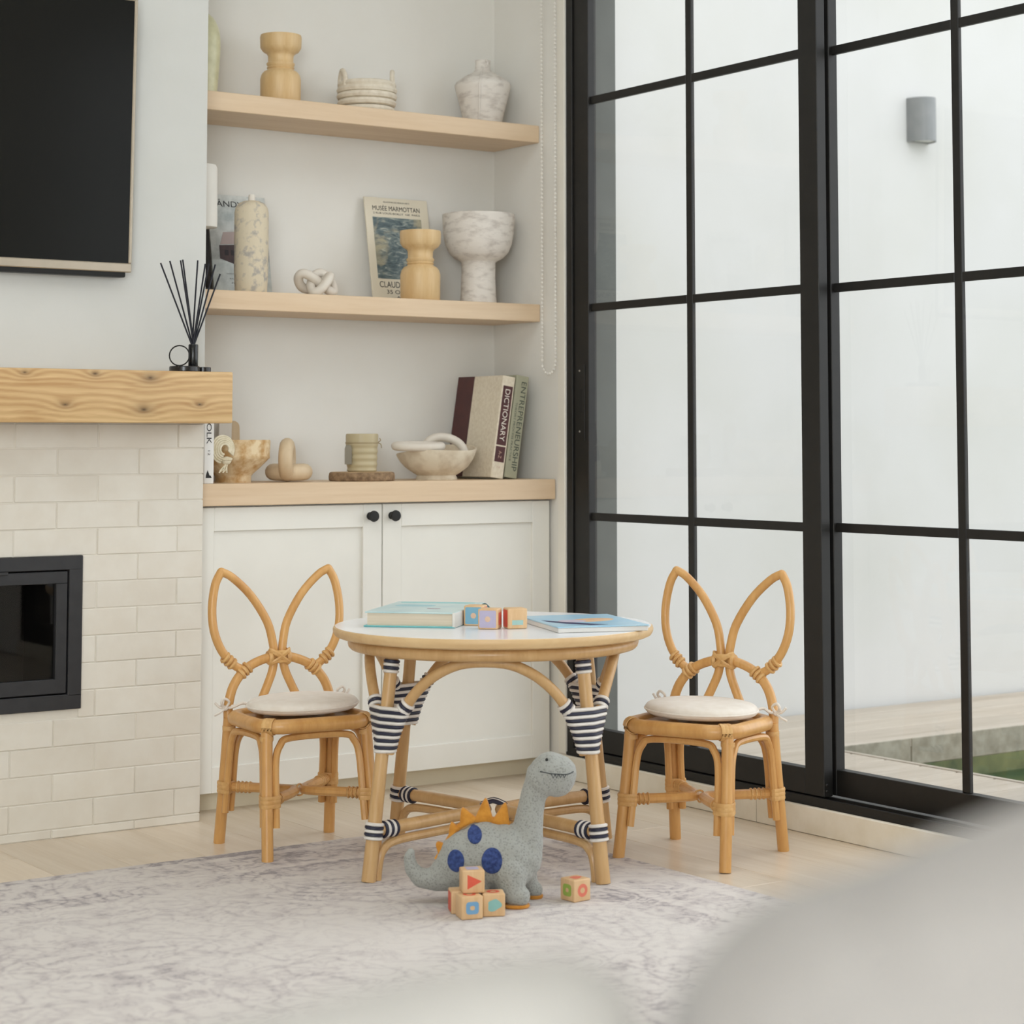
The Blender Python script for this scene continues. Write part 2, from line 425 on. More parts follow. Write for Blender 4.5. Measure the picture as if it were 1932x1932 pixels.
# ------------------------------------------------------------------ television
tv = thing('television', 'large dark flat television with champagne bezel hanging above the mantel', 'television', (1.47, 4.47, 1.282), rot=(math.radians(1.6), 0, 0))
SCREEN = mat('tv_screen', lin(20, 20, 17), None, .2, 3, spec=.2)
BEZ = mat('champagne_metal', lin(188, 176, 158), None, .35, 30, metal=.6)
b_ = B(); box(b_, -.522, .522, .004, .035, .0, .66, .004, 2); obj('back_shell', b_, mat('tv_black_plastic', lin(22, 22, 22), None, .4), tv)
b_ = B(); box(b_, -.532, .532, -.006, .012, .012, .033, .002, 1); box(b_, -.532, -.524, -.006, .012, .033, .66, .002, 1); box(b_, .524, .532, -.006, .012, .033, .66, .002, 1); box(b_, -.532, .532, -.006, .012, .652, .660, .002, 1)
obj('bezel', b_, BEZ, tv)
b_ = B(); box(b_, -.526, .526, -.003, .006, .03, .655); obj('screen', b_, SCREEN, tv, smooth=False)
b_ = B(); box(b_, -.20, .20, -.001, .02, -.002, .014, .003, 2); obj('sensor_bar', b_, MATS['tv_black_plastic'], tv)
b_ = B(); box(b_, -.15, .15, .03, .0345, .1, .25, .001, 1); obj('wall_bracket', b_, BLACK, tv)
# ------------------------------------------------------------------ reed diffuser
STONE = mat('black_marble', lin(34, 30, 28), lin(22, 20, 20), .25, 30)
rd = thing('reed_diffuser', 'black reed diffuser with thin dark reeds and a ring on the mantel', 'diffuser', (2.118, 4.418, 1.062))
lathe(b_ := B(), [(.034, 0), (.0355, .002), (.0355, .0115), (.034, .0135), (0, .0135)], 40); obj('base', b_, STONE, rd)
lathe(b_ := B(), [(.017, 0), (.018, .001), (.018, .0115), (.017, .0125), (0, .0125)], 28, (.0545, .012, 0)); obj('base', b_, STONE, rd)
lathe(b_ := B(), [(.011, 0), (.0115, .001), (.0115, .05), (.0105, .052), (.007, .052), (.007, .03), (0, .03)], 24, (.022, 0, .0135)); obj('bottle', b_, mat('black_gloss', lin(18, 18, 20), None, .2), rd)
tube(b_ := B(), [(-.0105+.0235*math.cos(a)*.815, .006-.0235*math.cos(a)*.58, .0385+.0235*math.sin(a)) for a in [2*PI*k/28 for k in range(28)]], .0016, 8, True, 1); obj('ring', b_, BLACK, rd)
REED = mat('dark_reed', lin(24, 24, 34), None, .6)
for dx, dy, dz in ((-.064, 0, .24), (-.036, .01, .247), (-.018, -.01, .248), (-.002, .012, .252), (.036, .01, .252), (.046, -.01, .243), (.064, .008, .246), (.074, -.006, .243)):
    tube(b_ := B(), [(.022+(.004 if dx < .02 else -.004), 0, .046), (dx, dy, dz+.0135)], .0021, 6, False, 1); obj('reed', b_, REED, rd)
tube(b_ := B(), [(.022-.005, 0, .046), (.092, .004, .235)], .0021, 6, False, 1); obj('reed', b_, REED, rd)

# ------------------------------------------------------------------ niche: shelves, worktop, cabinet
b_ = B(); box(b_, CX1+.001, XW-.001, 4.63, 4.859, 1.2285, 1.2765, .0015, 1)
tag(obj('floating_shelf', b_, OAK), 'pale oak floating shelf in the niche, the lower one with the poster', 'shelf', 'oak shelves in the niche')
b_ = B(); box(b_, CX1+.001, XW-.001, 4.634, 4.859, 1.728, 1.776, .0015, 1)
tag(obj('floating_shelf', b_, OAK), 'pale oak floating shelf in the niche, the upper one with the rope basket', 'shelf', 'oak shelves in the niche')
b_ = B(); box(b_, CX1+.001, XW-.003, 4.556, 4.859, .742, .796, .0015, 1)
tag(obj('worktop', b_, OAK), 'pale oak worktop over the white cabinet', 'worktop')
cab = thing('cabinet', 'low off-white shaker cabinet with two doors under the oak worktop', 'cabinet', (2.2175, 4.575, 0))
cw = 3.287-2.2175
b_ = B(); box(b_, 0, cw, .021, .284, .052, .741, .001, 1); obj('body', b_, CABW, cab, smooth=False)
b_ = B(); box(b_, 0, cw, .062, .08, 0, .054); obj('plinth', b_, PLINTHM, cab, smooth=False)['label'] = 'beige plinth board'
for i, (dx0, dx1, kx) in enumerate(((.004, .5365, .5005), (.5395, cw-.002, .5655))):
    b_ = B(); sw, z0, z1 = .056, .050, .738
    box(b_, dx0, dx0+sw, 0, .02, z0, z1, .0012, 1); box(b_, dx1-sw, dx1, 0, .02, z0, z1, .0012, 1)
    box(b_, dx0+sw, dx1-sw, 0, .02, z0, z0+.062, .0012, 1); box(b_, dx0+sw, dx1-sw, 0, .02, z1-.058, z1, .0012, 1)
    dr = obj('door', b_, CABW, cab, smooth=False)
    b_ = B(); box(b_, dx0+sw-.002, dx1-sw+.002, .008, .018, z0+.058, z1-.054); obj('panel', b_, CABW, dr, smooth=False)
    b_ = B(); lathe(b_, [(.010, 0), (.010, .002), (.0055, .004), (.005, .012), (.0125, .015), (.0145, .02), (.0135, .024), (0, .025)], 24)
    bmesh.ops.rotate(b_, verts=b_.verts, matrix=Matrix.Rotation(PI/2, 3, 'X')); bmesh.ops.translate(b_, verts=b_.verts, vec=(kx, 0, .708))
    obj('knob', b_, BLACK, dr)['label'] = 'round black knob'

# ------------------------------------------------------------------ top shelf things
def single(name, bm, m, label, cat, loc, rz=0, group=None, ang=50):
    o = obj(name, bm, m, ang=ang); o.location = loc; o.rotation_euler = (0, 0, rz); return tag(o, label, cat, group)
ZT, ZM, ZC = 1.776, 1.2765, .796
CAN = [(0, 0), (.050, 0), (.0525, .003), (.053, .068), (.050, .080), (.044, .088), (.0355, .0925), (.0335, .095), (.0365, .0985), (.0335, .102), (.0365, .106), (.037, .110), (.033, .114), (.0335, .130), (.037, .136), (.047, .142), (.0535, .152), (.0545, .178), (.053, .185), (.047, .186), (.044, .178), (.040, .165), (0, .162)]
def candle(label, loc, s):
    b_ = lathe(B(), [(r*s, z*s) for r, z in CAN], 48)
    return single('candle_holder', b_, CARVE, label, 'candle holder', loc, group='turned wooden candle holders')
candle('turned honey wood candle holder on the top shelf beside the rope basket', (2.538, 4.74, ZT), 1.0)
candle('turned honey wood candle holder on the middle shelf in front of the poster', (2.940, 4.69, ZM), 1.02)
# pale glass bottle at the chimney edge
b_ = lathe(B(), sprof([(0, 0), (.036, 0), (.040, .004), (.046, .07), (.049, .13), (.046, .17), (.034, .20), (.020, .214), (.014, .225), (.014, .27), (.016, .275), (.013, .275), (0, .272)], 3), 36)
single('bottle_vase', b_, mat('pale_green_glaze', lin(216, 212, 176), lin(198, 194, 156), .3, 30), 'pale green bottle vase half hidden by the chimney on the top shelf', 'vase', (2.309, 4.74, ZT))
# rope basket
bs = thing('rope_basket', 'small white coiled rope basket with two handles on the top shelf', 'basket', (2.806, 4.75, ZT))
b_ = B()
prof = []
for i, (r, z) in enumerate(((.066, .012), (.070, .031), (.0725, .049), (.0725, .066), (.070, .080))):
    tube(b_, circ(r, 32, z), .0095, 8, True, 1, ry=None)
lathe(b_, [(0, .002), (.064, .002), (.066, .006), (.066, .012), (0, .012)], 32)
obj('coil', b_, mat('cream_cotton_rope', lin(230, 220, 202), lin(216, 204, 184), .85, 60, bmp=.4, bs=250), bs)
for a in (PI-.25, -.55):
    cx, cy = .068*math.cos(a), .068*math.sin(a); tx, ty = -math.sin(a)*.020, math.cos(a)*.020
    tx, ty = tx*1.25, ty*1.25
    tube(b_ := B(), [(cx-tx, cy-ty, .072), (cx-tx*1.0, cy-ty*1.0, .095), (cx-tx*.3, cy-ty*.3, .117), (cx+tx*.5, cy+ty*.5, .112), (cx+tx*1.1, cy+ty*1.1, .092), (cx+tx*1.15, cy+ty*1.15, .072)], .0068, 8)
    obj('handle', b_, MATS['cream_cotton_rope'], bs)
# whitewashed jug
jg = thing('jug', 'whitewashed clay jug with narrow neck at the right end of the top shelf', 'jug', (3.179, 4.745, ZT), rz=.4)
b_ = lathe(B(), [(0, 0), (.050, 0), (.0525, .004), (.060, .04), (.070, .08), (.0775, .108), (.079, .116), (.076, .123), (.062, .135), (.042, .147), (.026, .155), (.0215, .163), (.0205, .182), (.022, .188), (.017, .188), (.016, .17), (0, .165)], 48)
obj('body', b_, WASHW, jg)
tube(b_ := B(), [(-.05, -.02, .004), (-.062, -.030, .06), (-.070, -.036, .112), (-.045, -.024, .145), (-.022, -.012, .168)], .003, 8)
obj('ridge', b_, WASHW, jg)
for a in (.9, 4.2):
    tube(b_ := B(), [(.020*math.cos(a), .020*math.sin(a), .165), (.028*math.cos(a), .028*math.sin(a), .178), (.021*math.cos(a), .021*math.sin(a), .186)], .0035, 8); obj('lug', b_, WASHW, jg)
# ------------------------------------------------------------------ middle shelf things
lp = thing('small_lamp', 'white rounded shade peeking out behind the chimney edge on the middle shelf', 'lamp', (2.297, 4.70, ZM-.006))
lathe(b_ := B(), [(0, .0065), (.03, .0065), (.03, .012), (.006, .016), (.005, .17), (0, .17)], 24); obj('stand', b_, BLACK, lp)
lathe(b_ := B(), [(.034, .166), (.038, .168), (.0385, .18), (.037, .318), (.033, .326), (.02, .327), (0, .327)], 36); obj('shade', b_, mat('white_paper_shade', lin(236, 231, 222), None, .7), lp)
# dark slim book + magazine leaning
b_ = B(); box(b_, -.014, 0, 0, .10, 0, .163, .001, 1)
o = single('slim_book', b_, mat('black_cloth_cover', lin(36, 33, 32), None, .7), 'slim black book standing at the chimney edge on the middle shelf', 'book', (2.349, 4.742, ZM+.001)); o.rotation_euler = (0, -.07, 0)
LEAN = math.radians(-11)
mg = thing('magazine', 'grey photo magazine leaning on the wall behind the speckled bottle', 'magazine', (2.464, 4.792, ZM), rot=(LEAN, 0, 0))
MAGC, nt, bb = newmat('magazine_cover')
v = coords(nt); sep = N(nt, 'ShaderNodeSeparateXYZ'); nt.links.new(v, sep.inputs[0])
grey = ramp(nt, math_(nt, 'DIVIDE', sep.outputs['Z'], .27), [(0, lin(196, 200, 194)), (.34, lin(186, 192, 188)), (.36, lin(150, 152, 148)), (.62, lin(190, 190, 184)), (.80, lin(168, 176, 174)), (1, lin(206, 208, 202))])
nt.links.new(mixc(nt, .25, grey, ramp(nt, noise(nt, v, 40, 6), [(.4, lin(130, 130, 128)), (.6, lin(215, 214, 208))])), bb.inputs['Base Color']); bb.inputs['Roughness'].default_value = .35
b_ = B(); box(b_, -.084, .084, 0, .006, 0, .272); obj('cover', b_, MAGC, mg, smooth=False)
HUT = mat('dark_red_hut', lin(72, 52, 50), lin(52, 40, 40), .6, 40)
prism(b_ := B(), [(-.060, .098), (-.006, .080), (.03, .092), (.03, .140), (-.060, .134)], -.0006, 0); obj('printed_hut', b_, HUT, mg, smooth=False)
prism(b_ := B(), [(-.057, .136), (.03, .142), (.02, .176), (-.046, .170)], -.0006, 0); obj('printed_roof', b_, mat('print_mauve', lin(168, 150, 144), None, .6), mg, smooth=False)
for wx in (-.046, -.028):
    prism(b_ := B(), [(wx, .108), (wx+.011, .107), (wx+.011, .122), (wx, .122)], -.001, -.0005); obj('printed_window', b_, mat('print_dark', lin(34, 26, 28), None, .6), mg, smooth=False)
text(mg, 'lettering', 'HÅNDVÆRK', .154, .021, front(0, -.0006, .250), INK)
for i, (s, wd) in enumerate((('CONTEMPORARY NORDIC', .09), ('KUNSTHÅND', .074), ('FRITIDSHUS', .064), ('SOMMER', .05))):
    text(mg, 'lettering', s, wd, .0045 if i else .003, front(0, -.0006, .058-.0125*i), INK)
text(mg, 'lettering', 'No.6', .02, .006, front(.0, -.0006, .012), INK)
# speckled bottle
STN = mat('speckled_stoneware', lin(212, 198, 172), lin(170, 162, 152), .7, 46, 8, .36, .50, bmp=.3, bs=80, bd=.001)
sbt = thing('stone_bottle', 'tall beige speckled stoneware bottle with tiny spout on the middle shelf', 'bottle', (2.431, 4.69, ZM))
b_ = lathe(B(), [(0, 0), (.039, 0), (.041, .004), (.0435, .06), (.0435, .205), (.041, .218), (.034, .229), (.022, .235), (.010, .237), (0, .237)], 40); obj('body', b_, STN, sbt)
b_ = lathe(B(), [(.009, .235), (.0085, .249), (.007, .2525), (0, .2525)], 16, (.0, 0, 0)); obj('spout', b_, CERW, sbt)
# white knot
def knot(s, n=90):
    return [(s*(math.sin(t)+2*math.sin(2*t))/3, s*(math.cos(t)-2*math.cos(2*t))/3, -math.sin(3*t)) for t in [2*PI*k/n for k in range(n)]]
tube(b_ := B(), [(x*1.0, y*.62, .0375+z*.022+.15*y) for x, y, z in knot(.056)], .0125, 12, True, 1)
single('knot_sculpture', b_, CERW, 'white ceramic knot sculpture on the middle shelf', 'sculpture', (2.640, 4.715, ZM))
# poster
po = thing('poster_board', 'museum exhibition poster board leaning against the back of the middle shelf', 'poster', (2.954, 4.788, ZM), rot=(math.radians(-10.5), 0, 0))
b_ = B(); box(b_, -.1015, .1015, 0, .005, 0, .297, .0006, 1); obj('board', b_, mat('cream_card', lin(226, 217, 196), None, .6, 8), po, smooth=False)
SEA, nt, bb = newmat('sea_print')
v = coords(nt, (1, 1, 3.2)); f = noise(nt, v, 24, 8, .65, 1.2); v2 = coords(nt); g = noise(nt, v2, 11, 4, .6, .8)
c = ramp(nt, f, [(.30, lin(52, 66, 72)), (.45, lin(84, 100, 104)), (.56, lin(120, 132, 130)), (.68, lin(196, 196, 180))])
c = mixc(nt, ramp(nt, g, [(.52, (0, 0, 0, 1)), (.66, (1, 1, 1, 1))]), c, lin(176, 168, 142)); nt.links.new(c, bb.inputs['Base Color']); bb.inputs['Roughness'].default_value = .5
prism(b_ := B(), [(-.080, .066), (.076, .066), (.076, .241), (-.080, .241)], -.0005, .0005); obj('printed_picture', b_, SEA, po, smooth=False)
text(po, 'lettering', 'ACADEMIE DES BEAUX-ARTS', .085, .004, front(0, -.0006, .285), INK)
text(po, 'lettering', 'MUSÉE MARMOTTAN', .152, .0165, front(-.002, -.0006, .2685), INK)
text(po, 'lettering', '2 RUE LOUIS-BOILLY  16E  PARIS', .15, .005, front(-.002, -.0006, .2525), INK)
text(po, 'lettering', 'CLAUDE MONET', .150, .017, front(-.002, -.0006, .0500), INK)
text(po, 'lettering', '35 OEUVRES', .112, .011, front(.0, -.0006, .0295), INK)
text(po, 'lettering', 'A PARIS', .05, .006, front(.0, -.0006, .0155), INK)
# pedestal bowl
b_ = lathe(B(), [(0, 0), (.050, 0), (.0515, .004), (.049, .03), (.047, .08), (.0475, .118), (.052, .122), (.068, .130), (.083, .146), (.093, .170), (.0985, .2), (.101, .245), (.1005, .252), (.094, .2535), (.091, .245), (.086, .2), (.06, .16), (0, .15)], 56)
single('pedestal_bowl', b_, WASHW, 'large whitewashed pedestal bowl at the right end of the middle shelf', 'bowl', (3.165, 4.745, ZM))

# ------------------------------------------------------------------ worktop things
def book(name, label, cat, t, d, h, loc, lean, cov, sp, rz=0):
    o = thing(name, label, cat, loc, rot=(0, lean, rz))
    b_ = B(); box(b_, -t, -t+.003, 0, d, 0, h, .001, 1); box(b_, -.003, 0, 0, d, 0, h, .001, 1); box(b_, -t+.002, -.002, -.001, .004, 0, h, .001, 1)
    obj('cover', b_, cov, o, smooth=False)
    b_ = B(); box(b_, -t+.003, -.003, .004, d-.006, .004, h-.004); obj('pages', b_, PAPER, o, smooth=False)
    return o
CANV = mat('cream_canvas_cover', lin(228, 217, 196), lin(216, 203, 180), .8, 120, bmp=.2, bs=600, bd=.0005)
MAR = mat('maroon_leather', lin(84, 42, 40), lin(72, 36, 36), .5, 40)
WHT = mat('white_print', lin(236, 226, 212), None, .6)
dc = book('dictionary', 'cream canvas dictionary with maroon spine label leaning on the worktop', 'book', .040, .222, .279, (3.163, 4.622, ZC+.0005), math.radians(8.6), CANV, CANV)
b_ = B(); box(b_, -.0405, -.0397, .140, .2225, 0, .279); obj('cover_strip', b_, MAR, dc, smooth=False)['label'] = 'maroon strip on the cover'
b_ = B(); box(b_, -.036, -.005, -.0016, 0, .090, .252); box(b_, -.036, -.005, -.0016, 0, .044, .086); obj('spine_label', b_, MAR, dc, smooth=False)
text(dc, 'lettering', 'DICTIONARY', .142, .016, front(-.0205, -.0022, .172, -PI/2), WHT)
text(dc, 'lettering', 'A-Z', .02, .010, front(-.0205, -.0022, .064, -PI/2), mat('tan_print', lin(196, 160, 140), None, .6))
text(dc, 'lettering', 'THE', .012, .004, front(-.0205, -.0016, .03), mat('tan_print', lin(196, 160, 140)))
SAGE = mat('sage_cover', lin(168, 166, 142), lin(160, 158, 134), .6, 12)
en = book('business_book', 'sage green hardback with long dark spine title leaning at the right wall', 'book', .041, .215, .281, (3.2105, 4.625, ZC+.0005), math.radians(8.6), SAGE, SAGE)
GRN = mat('dark_green_ink', lin(62, 72, 62), None, .6)
text(en, 'lettering', 'ENTREPRENEURSHIP', .245, .0165, front(-.0145, -.0015, .142, -PI/2), GRN)
text(en, 'lettering', 'THEORY PROCESS PRACTICE', .16, .006, front(-.0315, -.0015, .125, -PI/2), GRN)
# folk book at the chimney
fk = book('white_spine_book', 'white book with black letters down its spine beside the chimney edge', 'book', .028, .17, .21, (2.283, 4.592, ZC), 0, mat('white_cover', lin(236, 233, 228), None, .5), None)
text(fk, 'lettering', 'FOLK', .062, .013, front(-.014, -.0015, .128, -PI/2), INK)
text(fk, 'lettering', '12', .012, .006, front(-.014, -.0015, .075, -PI/2), INK)
prism(b_ := B(), [(-.022, .014), (-.006, .014), (-.009, .020), (-.012, .020), (-.017, .033), (-.021, .022)], -.0017, -.001); obj('printed_emblem', b_, INK, fk, smooth=False)
# tan bowl
TANB = mat('mottled_tan_clay', lin(226, 204, 166), lin(190, 148, 94), .75, 34, 8, .38, .6, bmp=.4, bs=90, bd=.0015)
b_ = lathe(B(), [(0, 0), (.045, 0), (.0455, .016), (.050, .022), (.066, .036), (.084, .054), (.092, .062), (.0915, .068), (.093, .104), (.092, .107), (.086, .107), (.084, .07), (.05, .03), (0, .026)], 48)
single('footed_bowl', b_, TANB, 'mottled tan clay bowl with a foot beside the white spined book', 'bowl', (2.391, 4.70, ZC))
# rope tassel on the bowl rim
rp = thing('rope_tassel', 'cream rope loop with knotted tassel hanging over the tan bowl rim', 'tassel', (2.318, 4.615, ZC))
ROPE = mat('cream_tassel_rope', lin(234, 224, 200), lin(216, 204, 174), .9, 80, bmp=.4, bs=300)
for k, rr_ in enumerate((.030, .0255, .021, .0165, .012)):
    pts = [(-.006+rr_*math.cos(a), -.012-.003*k, .084+rr_*1.1*math.sin(a)) for a in [PI*1.45-2*PI*.80*i/16 for i in range(17)]]
    tube(b_ := B(), pts, .0028, 7, False, 2); obj('strand', b_, ROPE, rp)
b_ = B(); ball(b_, (.004, -.014, .056), .012, 1.1, .8, .9); tube(b_, circ(.011, 14, .06, (.004, -.014)), .004, 6, True, 2); obj('knot', b_, ROPE, rp)
b_ = B()
for k in range(9): tube(b_, [(.004+.003*math.cos(k), -.014+.003*math.sin(k*2), .05), (-.002+.004*(k-4)*.5, -.016+.002*(k % 3), .036), (-.006+.0045*(k-4)*.6, -.015, .026+.002*(k % 4))], .0016, 5)
f_ = obj('fringe', b_, ROPE, rp); f_['kind'] = 'stuff'
# paddles behind
for nm, lab, x0, wd, hgt, m, y, tl in (('serving_board', 'narrow tan wooden board leaning on the wall behind the tan bowl', 2.458, .048, .157, wood('tan_board', lin(206, 182, 146), lin(190, 162, 122), 'Z', 20), 4.842, -.05),
                                   ('pale_spatula', 'pale grey paddle upright behind the tan bowl, half hidden by the mantel', 2.420, .036, .19, mat('pale_grey_wood', lin(214, 206, 194), None, .6), 4.812, -.06)):
    prism(b_ := B(), [(a, c+hgt/2) for a, c in rpoly(wd, hgt, .017)], -.004, .004)
    o = single(nm, b_, m, lab, 'board', (x0, y, ZC)); o.rotation_euler = (tl, .05 if nm == 'pale_spatula' else 0, 0)
# wooden link sculpture
lk = thing('link_sculpture', 'pale wooden sculpture of two interlocked fat links on the worktop', 'sculpture', (2.538, 4.685, ZC))
LW = wood('pale_maple', lin(216, 194, 162), lin(198, 172, 136), 'Z', 20, .5, .15)
def oval(a, bq, n=28): return [(a*math.cos(2*PI*k/n), bq*math.sin(2*PI*k/n)) for k in range(n)]
tube(b_ := B(), [(-.008+.55*p, -.012+.83*p, .0565+q) for p, q in oval(.046, .0375)], .0185, 14, True, 1); obj('link', b_, LW, lk)
tube(b_ := B(), [(.815*p+.5*q+.010, -.58*p+.75*q+.012, .0235+.04*abs(p)) for p, q in oval(.040, .040)], .0215, 14, True, 1); obj('link', b_, LW, lk)
# bark slice and cup
BARK = mat('bark', lin(166, 138, 106), lin(116, 92, 68), .9, 60, 6, bmp=.8, bs=140, bd=.004)
sl = thing('wood_slice', 'round wood slice with brown bark edge under the ribbed cup', 'coaster', (2.748, 4.668, ZC))
b_ = B(); n = 56; pr = []
lathe(b_, [(.083, 0), (.086, .003), (.0865, .012), (.085, .021), (.082, .023), (0, .023)], n); obj('bark_ring', b_, BARK, sl)
lathe(b_ := B(), [(.080, .0225), (.080, .0236), (0, .0236)], 48); obj('cut_face', b_, mat('cut_wood', lin(206, 176, 134), lin(186, 152, 108), .7, 30), sl)
cp = thing('candle_cup', 'ribbed beige ceramic cup with cord and tag standing on the wood slice', 'cup', (2.748, 4.668, ZC+.0236))
pr = [(0, 0), (.035, 0), (.037, .002)]
for k in range(1, 37):
    z = .002+.068*k/36; pr.append((.0385+.0028*k/36+.0010*math.cos(2*PI*k/9), z))
pr += [(.0425, .074), (.0425, .094), (.0415, .099), (.0385, .0995), (.0375, .094), (.037, .07), (0, .07)]
lathe(b_ := B(), pr, 44); obj('body', b_, mat('beige_glaze', lin(188, 174, 140), lin(182, 167, 132), .45, 8), cp)
CORD = mat('jute_cord', lin(164, 146, 112), None, .9)
tube(b_ := B(), circ(.0432, 32, .0755), .0012, 6, True, 1); tube(b_, [(.0425, -.008, .0755), (.049, -.012, .082), (.047, -.011, .088)], .0012, 6); tube(b_, [(.0425, -.008, .0755), (.050, -.012, .072), (.0525, -.012, .062)], .0012, 6)
obj('cord', b_, CORD, cp)
b_ = B(); prism(b_, [(-.010, .020), (.010, .020), (.010, .062), (.006, .070), (-.006, .070), (-.010, .062)], -.0008, .0008)
bmesh.ops.rotate(b_, verts=b_.verts, matrix=Matrix.Rotation(-1.0, 3, 'Z')); bmesh.ops.translate(b_, verts=b_.verts, vec=(-.047, -.010, 0)); obj('tag', b_, mat('grey_tag', lin(150, 144, 130), None, .8), cp, smooth=False)
# stone footed bowl with white links
BOWL2 = mat('pale_travertine', lin(228, 216, 194), lin(204, 187, 162), .75, 24, 8, .36, .6, bmp=.4, bs=80, bd=.0015)
b_ = lathe(B(), [(0, 0), (.055, 0), (.056, .004), (.052, .012), (.064, .019), (.084, .034), (.099, .055), (.108, .076), (.1085, .081), (.104, .081), (.094, .06), (.07, .034), (0, .026)], 52)
for v_ in b_.verts: v_.co.z += .006*math.sin(math.atan2(v_.co.y, v_.co.x)*2+.4)*max(0, (v_.co.z-.03))/.05 + .17*max(0, v_.co.z-.03)*v_.co.x/.1
single('stone_bowl', b_, BOWL2, 'pale stone bowl holding white chain links, beside the dictionary', 'bowl', (2.992, 4.688, ZC))
cl = thing('chain_links', 'chain of chunky white links lying over the stone bowl rim', 'ornament', (2.992, 4.688, ZC))
tube(b_ := B(), [(-.080+p*.9, -.036+q*.7-p*.35, .090+.06*q) for p, q in oval(.062, .042)], .0115, 12, True, 1); obj('link', b_, CERW, cl)
tube(b_ := B(), [(.024+p*.78, -.005-p*.35, .078+q*.60-.12*p) for p, q in oval(.062, .060)], .0115, 12, True, 1); obj('link', b_, CERW, cl)

# ------------------------------------------------------------------ bead chain of the blind
BEAD = mat('white_plastic_bead', lin(240, 236, 228), None, .4)
b_ = B()
def bead(p): 
    R = bmesh.ops.create_icosphere(b_, subdivisions=1, radius=.0041)
    for v_ in R['verts']: v_.co += Vector(p)
path = []
z = 2.42
while z > 1.115: path.append((3.272, 4.594-.004*(2.42-z)/1.3, z)); z -= .0112
cyy, rr_ = 4.5595, .031
for k in range(1, 9): a = PI+PI*k/9; path.append((3.272, cyy-rr_*math.cos(a), 1.115+rr_*1.05*math.sin(a)))
z = 1.115
while z < 2.42: path.append((3.272, 4.5285, z)); z += .0112
for p in path: bead(p)
tube(b_, path, .0007, 4, False, 1)
b_2 = B(); box(b_2, 3.262, 3.294, 4.515, 4.605, 2.40, 2.44, .004, 1)
ch = thing('blind_chain', 'looped white bead chain of the blind hanging before the niche wall', 'chain', (0, 0, 0))
o = obj('bead_loop', b_, BEAD, ch); o['kind'] = 'stuff'; obj('chain_bracket', b_2, BEAD, ch)

# ------------------------------------------------------------------ glazed sliding doors
BARS = (1.820, 1.2575, .698)
def panel(name, X0, X1, y0, y1, sl=.064, z0=.084, ztop=2.40, mun=None):
    d = sempty(name, ((X0+X1)/2, 0, 0)); hx = (X1-X0)/2
    for a, c in ((y0, y0+sl), (y1-sl, y1)):
        q = B(); box(q, -hx, hx, a, c, z0, ztop, .0015, 1); obj('stile', q, BLACK, d, smooth=False)
    for a, c in ((z0, .143), (ztop-.07, ztop)):
        q = B(); box(q, -hx, hx, y0+sl, y1-sl, a, c, .0015, 1); obj('rail', q, BLACK, d, smooth=False)
    ym = mun or (y0+y1)/2
    q = B(); box(q, -.0055, .0055, ym-.0115, ym+.0115, .143, ztop-.07, .0012, 1); obj('muntin', q, BLACK, d, smooth=False)
    zs = [.143]+sorted(BARS)+[ztop-.07]
    for ya, yb in ((y0+sl, ym-.0115), (ym+.0115, y1-sl)):
        for zb in BARS:
            q = B(); box(q, -.0055, .0055, ya, yb, zb-.0105, zb+.0105, .0012, 1); obj('glazing_bar', q, BLACK, d, smooth=False)
        for i in range(4):
            q = B(); box(q, -.003, .003, ya-.004, yb+.004, zs[i]-.004+(.0105 if i else 0), zs[i+1]+.004-(.0105 if i < 3 else 0)); obj('pane', q, GLASS, d, smooth=False)
    return d
d1 = panel('door_1', 3.302, 3.330, 3.521, 4.482, mun=4.003)
panel('door_2', 3.342, 3.370, 2.560, 3.586, mun=3.130)
panel('door_3', 3.342, 3.370, 1.58, 2.555)
panel('door_4', 3.302, 3.330, .62, 1.640)
q = B(); box(q, -.016, -.0135, 4.4345, 4.4695, .90, 1.105, .001, 1); lkp = obj('lock_plate', q, BLACK, d1, smooth=False)
q = B(); box(q, -.0165, -.0155, 4.444, 4.456, .975, 1.04, .0004, 1); obj('finger_pull', q, mat('recess_black', lin(10, 10, 10), None, .6), lkp, smooth=False)
for zz in (.925, 1.088):
    q = B(); ball(q, (-.017, 4.455, zz), .0028, .6, 1, 1, 2); obj('screw', q, mat('screw_steel', lin(196, 192, 186), None, .3, metal=.8), lkp)
for zz in (.098, .112):
    q = B(); ball(q, (-.010, 3.5165, zz), .0035, 1, .8, 1, 2); obj('bolt', q, BLACK, d1)
q = B()
box(q, 3.296, 3.336, 4.484, 4.511, .062, 2.45, .0015, 1); box(q, 3.296, 3.420, .60, .618, .062, 2.45)
box(q, 3.296, 3.420, .618, 4.484, 2.405, 2.45); box(q, 3.293, 3.420, .60, 4.511, .0505, .070, .001, 1)
box(q, 3.294, 3.302, .618, 4.484, .068, .082, .001, 1); box(q, 3.332, 3.340, .618, 4.484, .068, .080)
struct(obj('trim_1', q, BLACK, smooth=False))

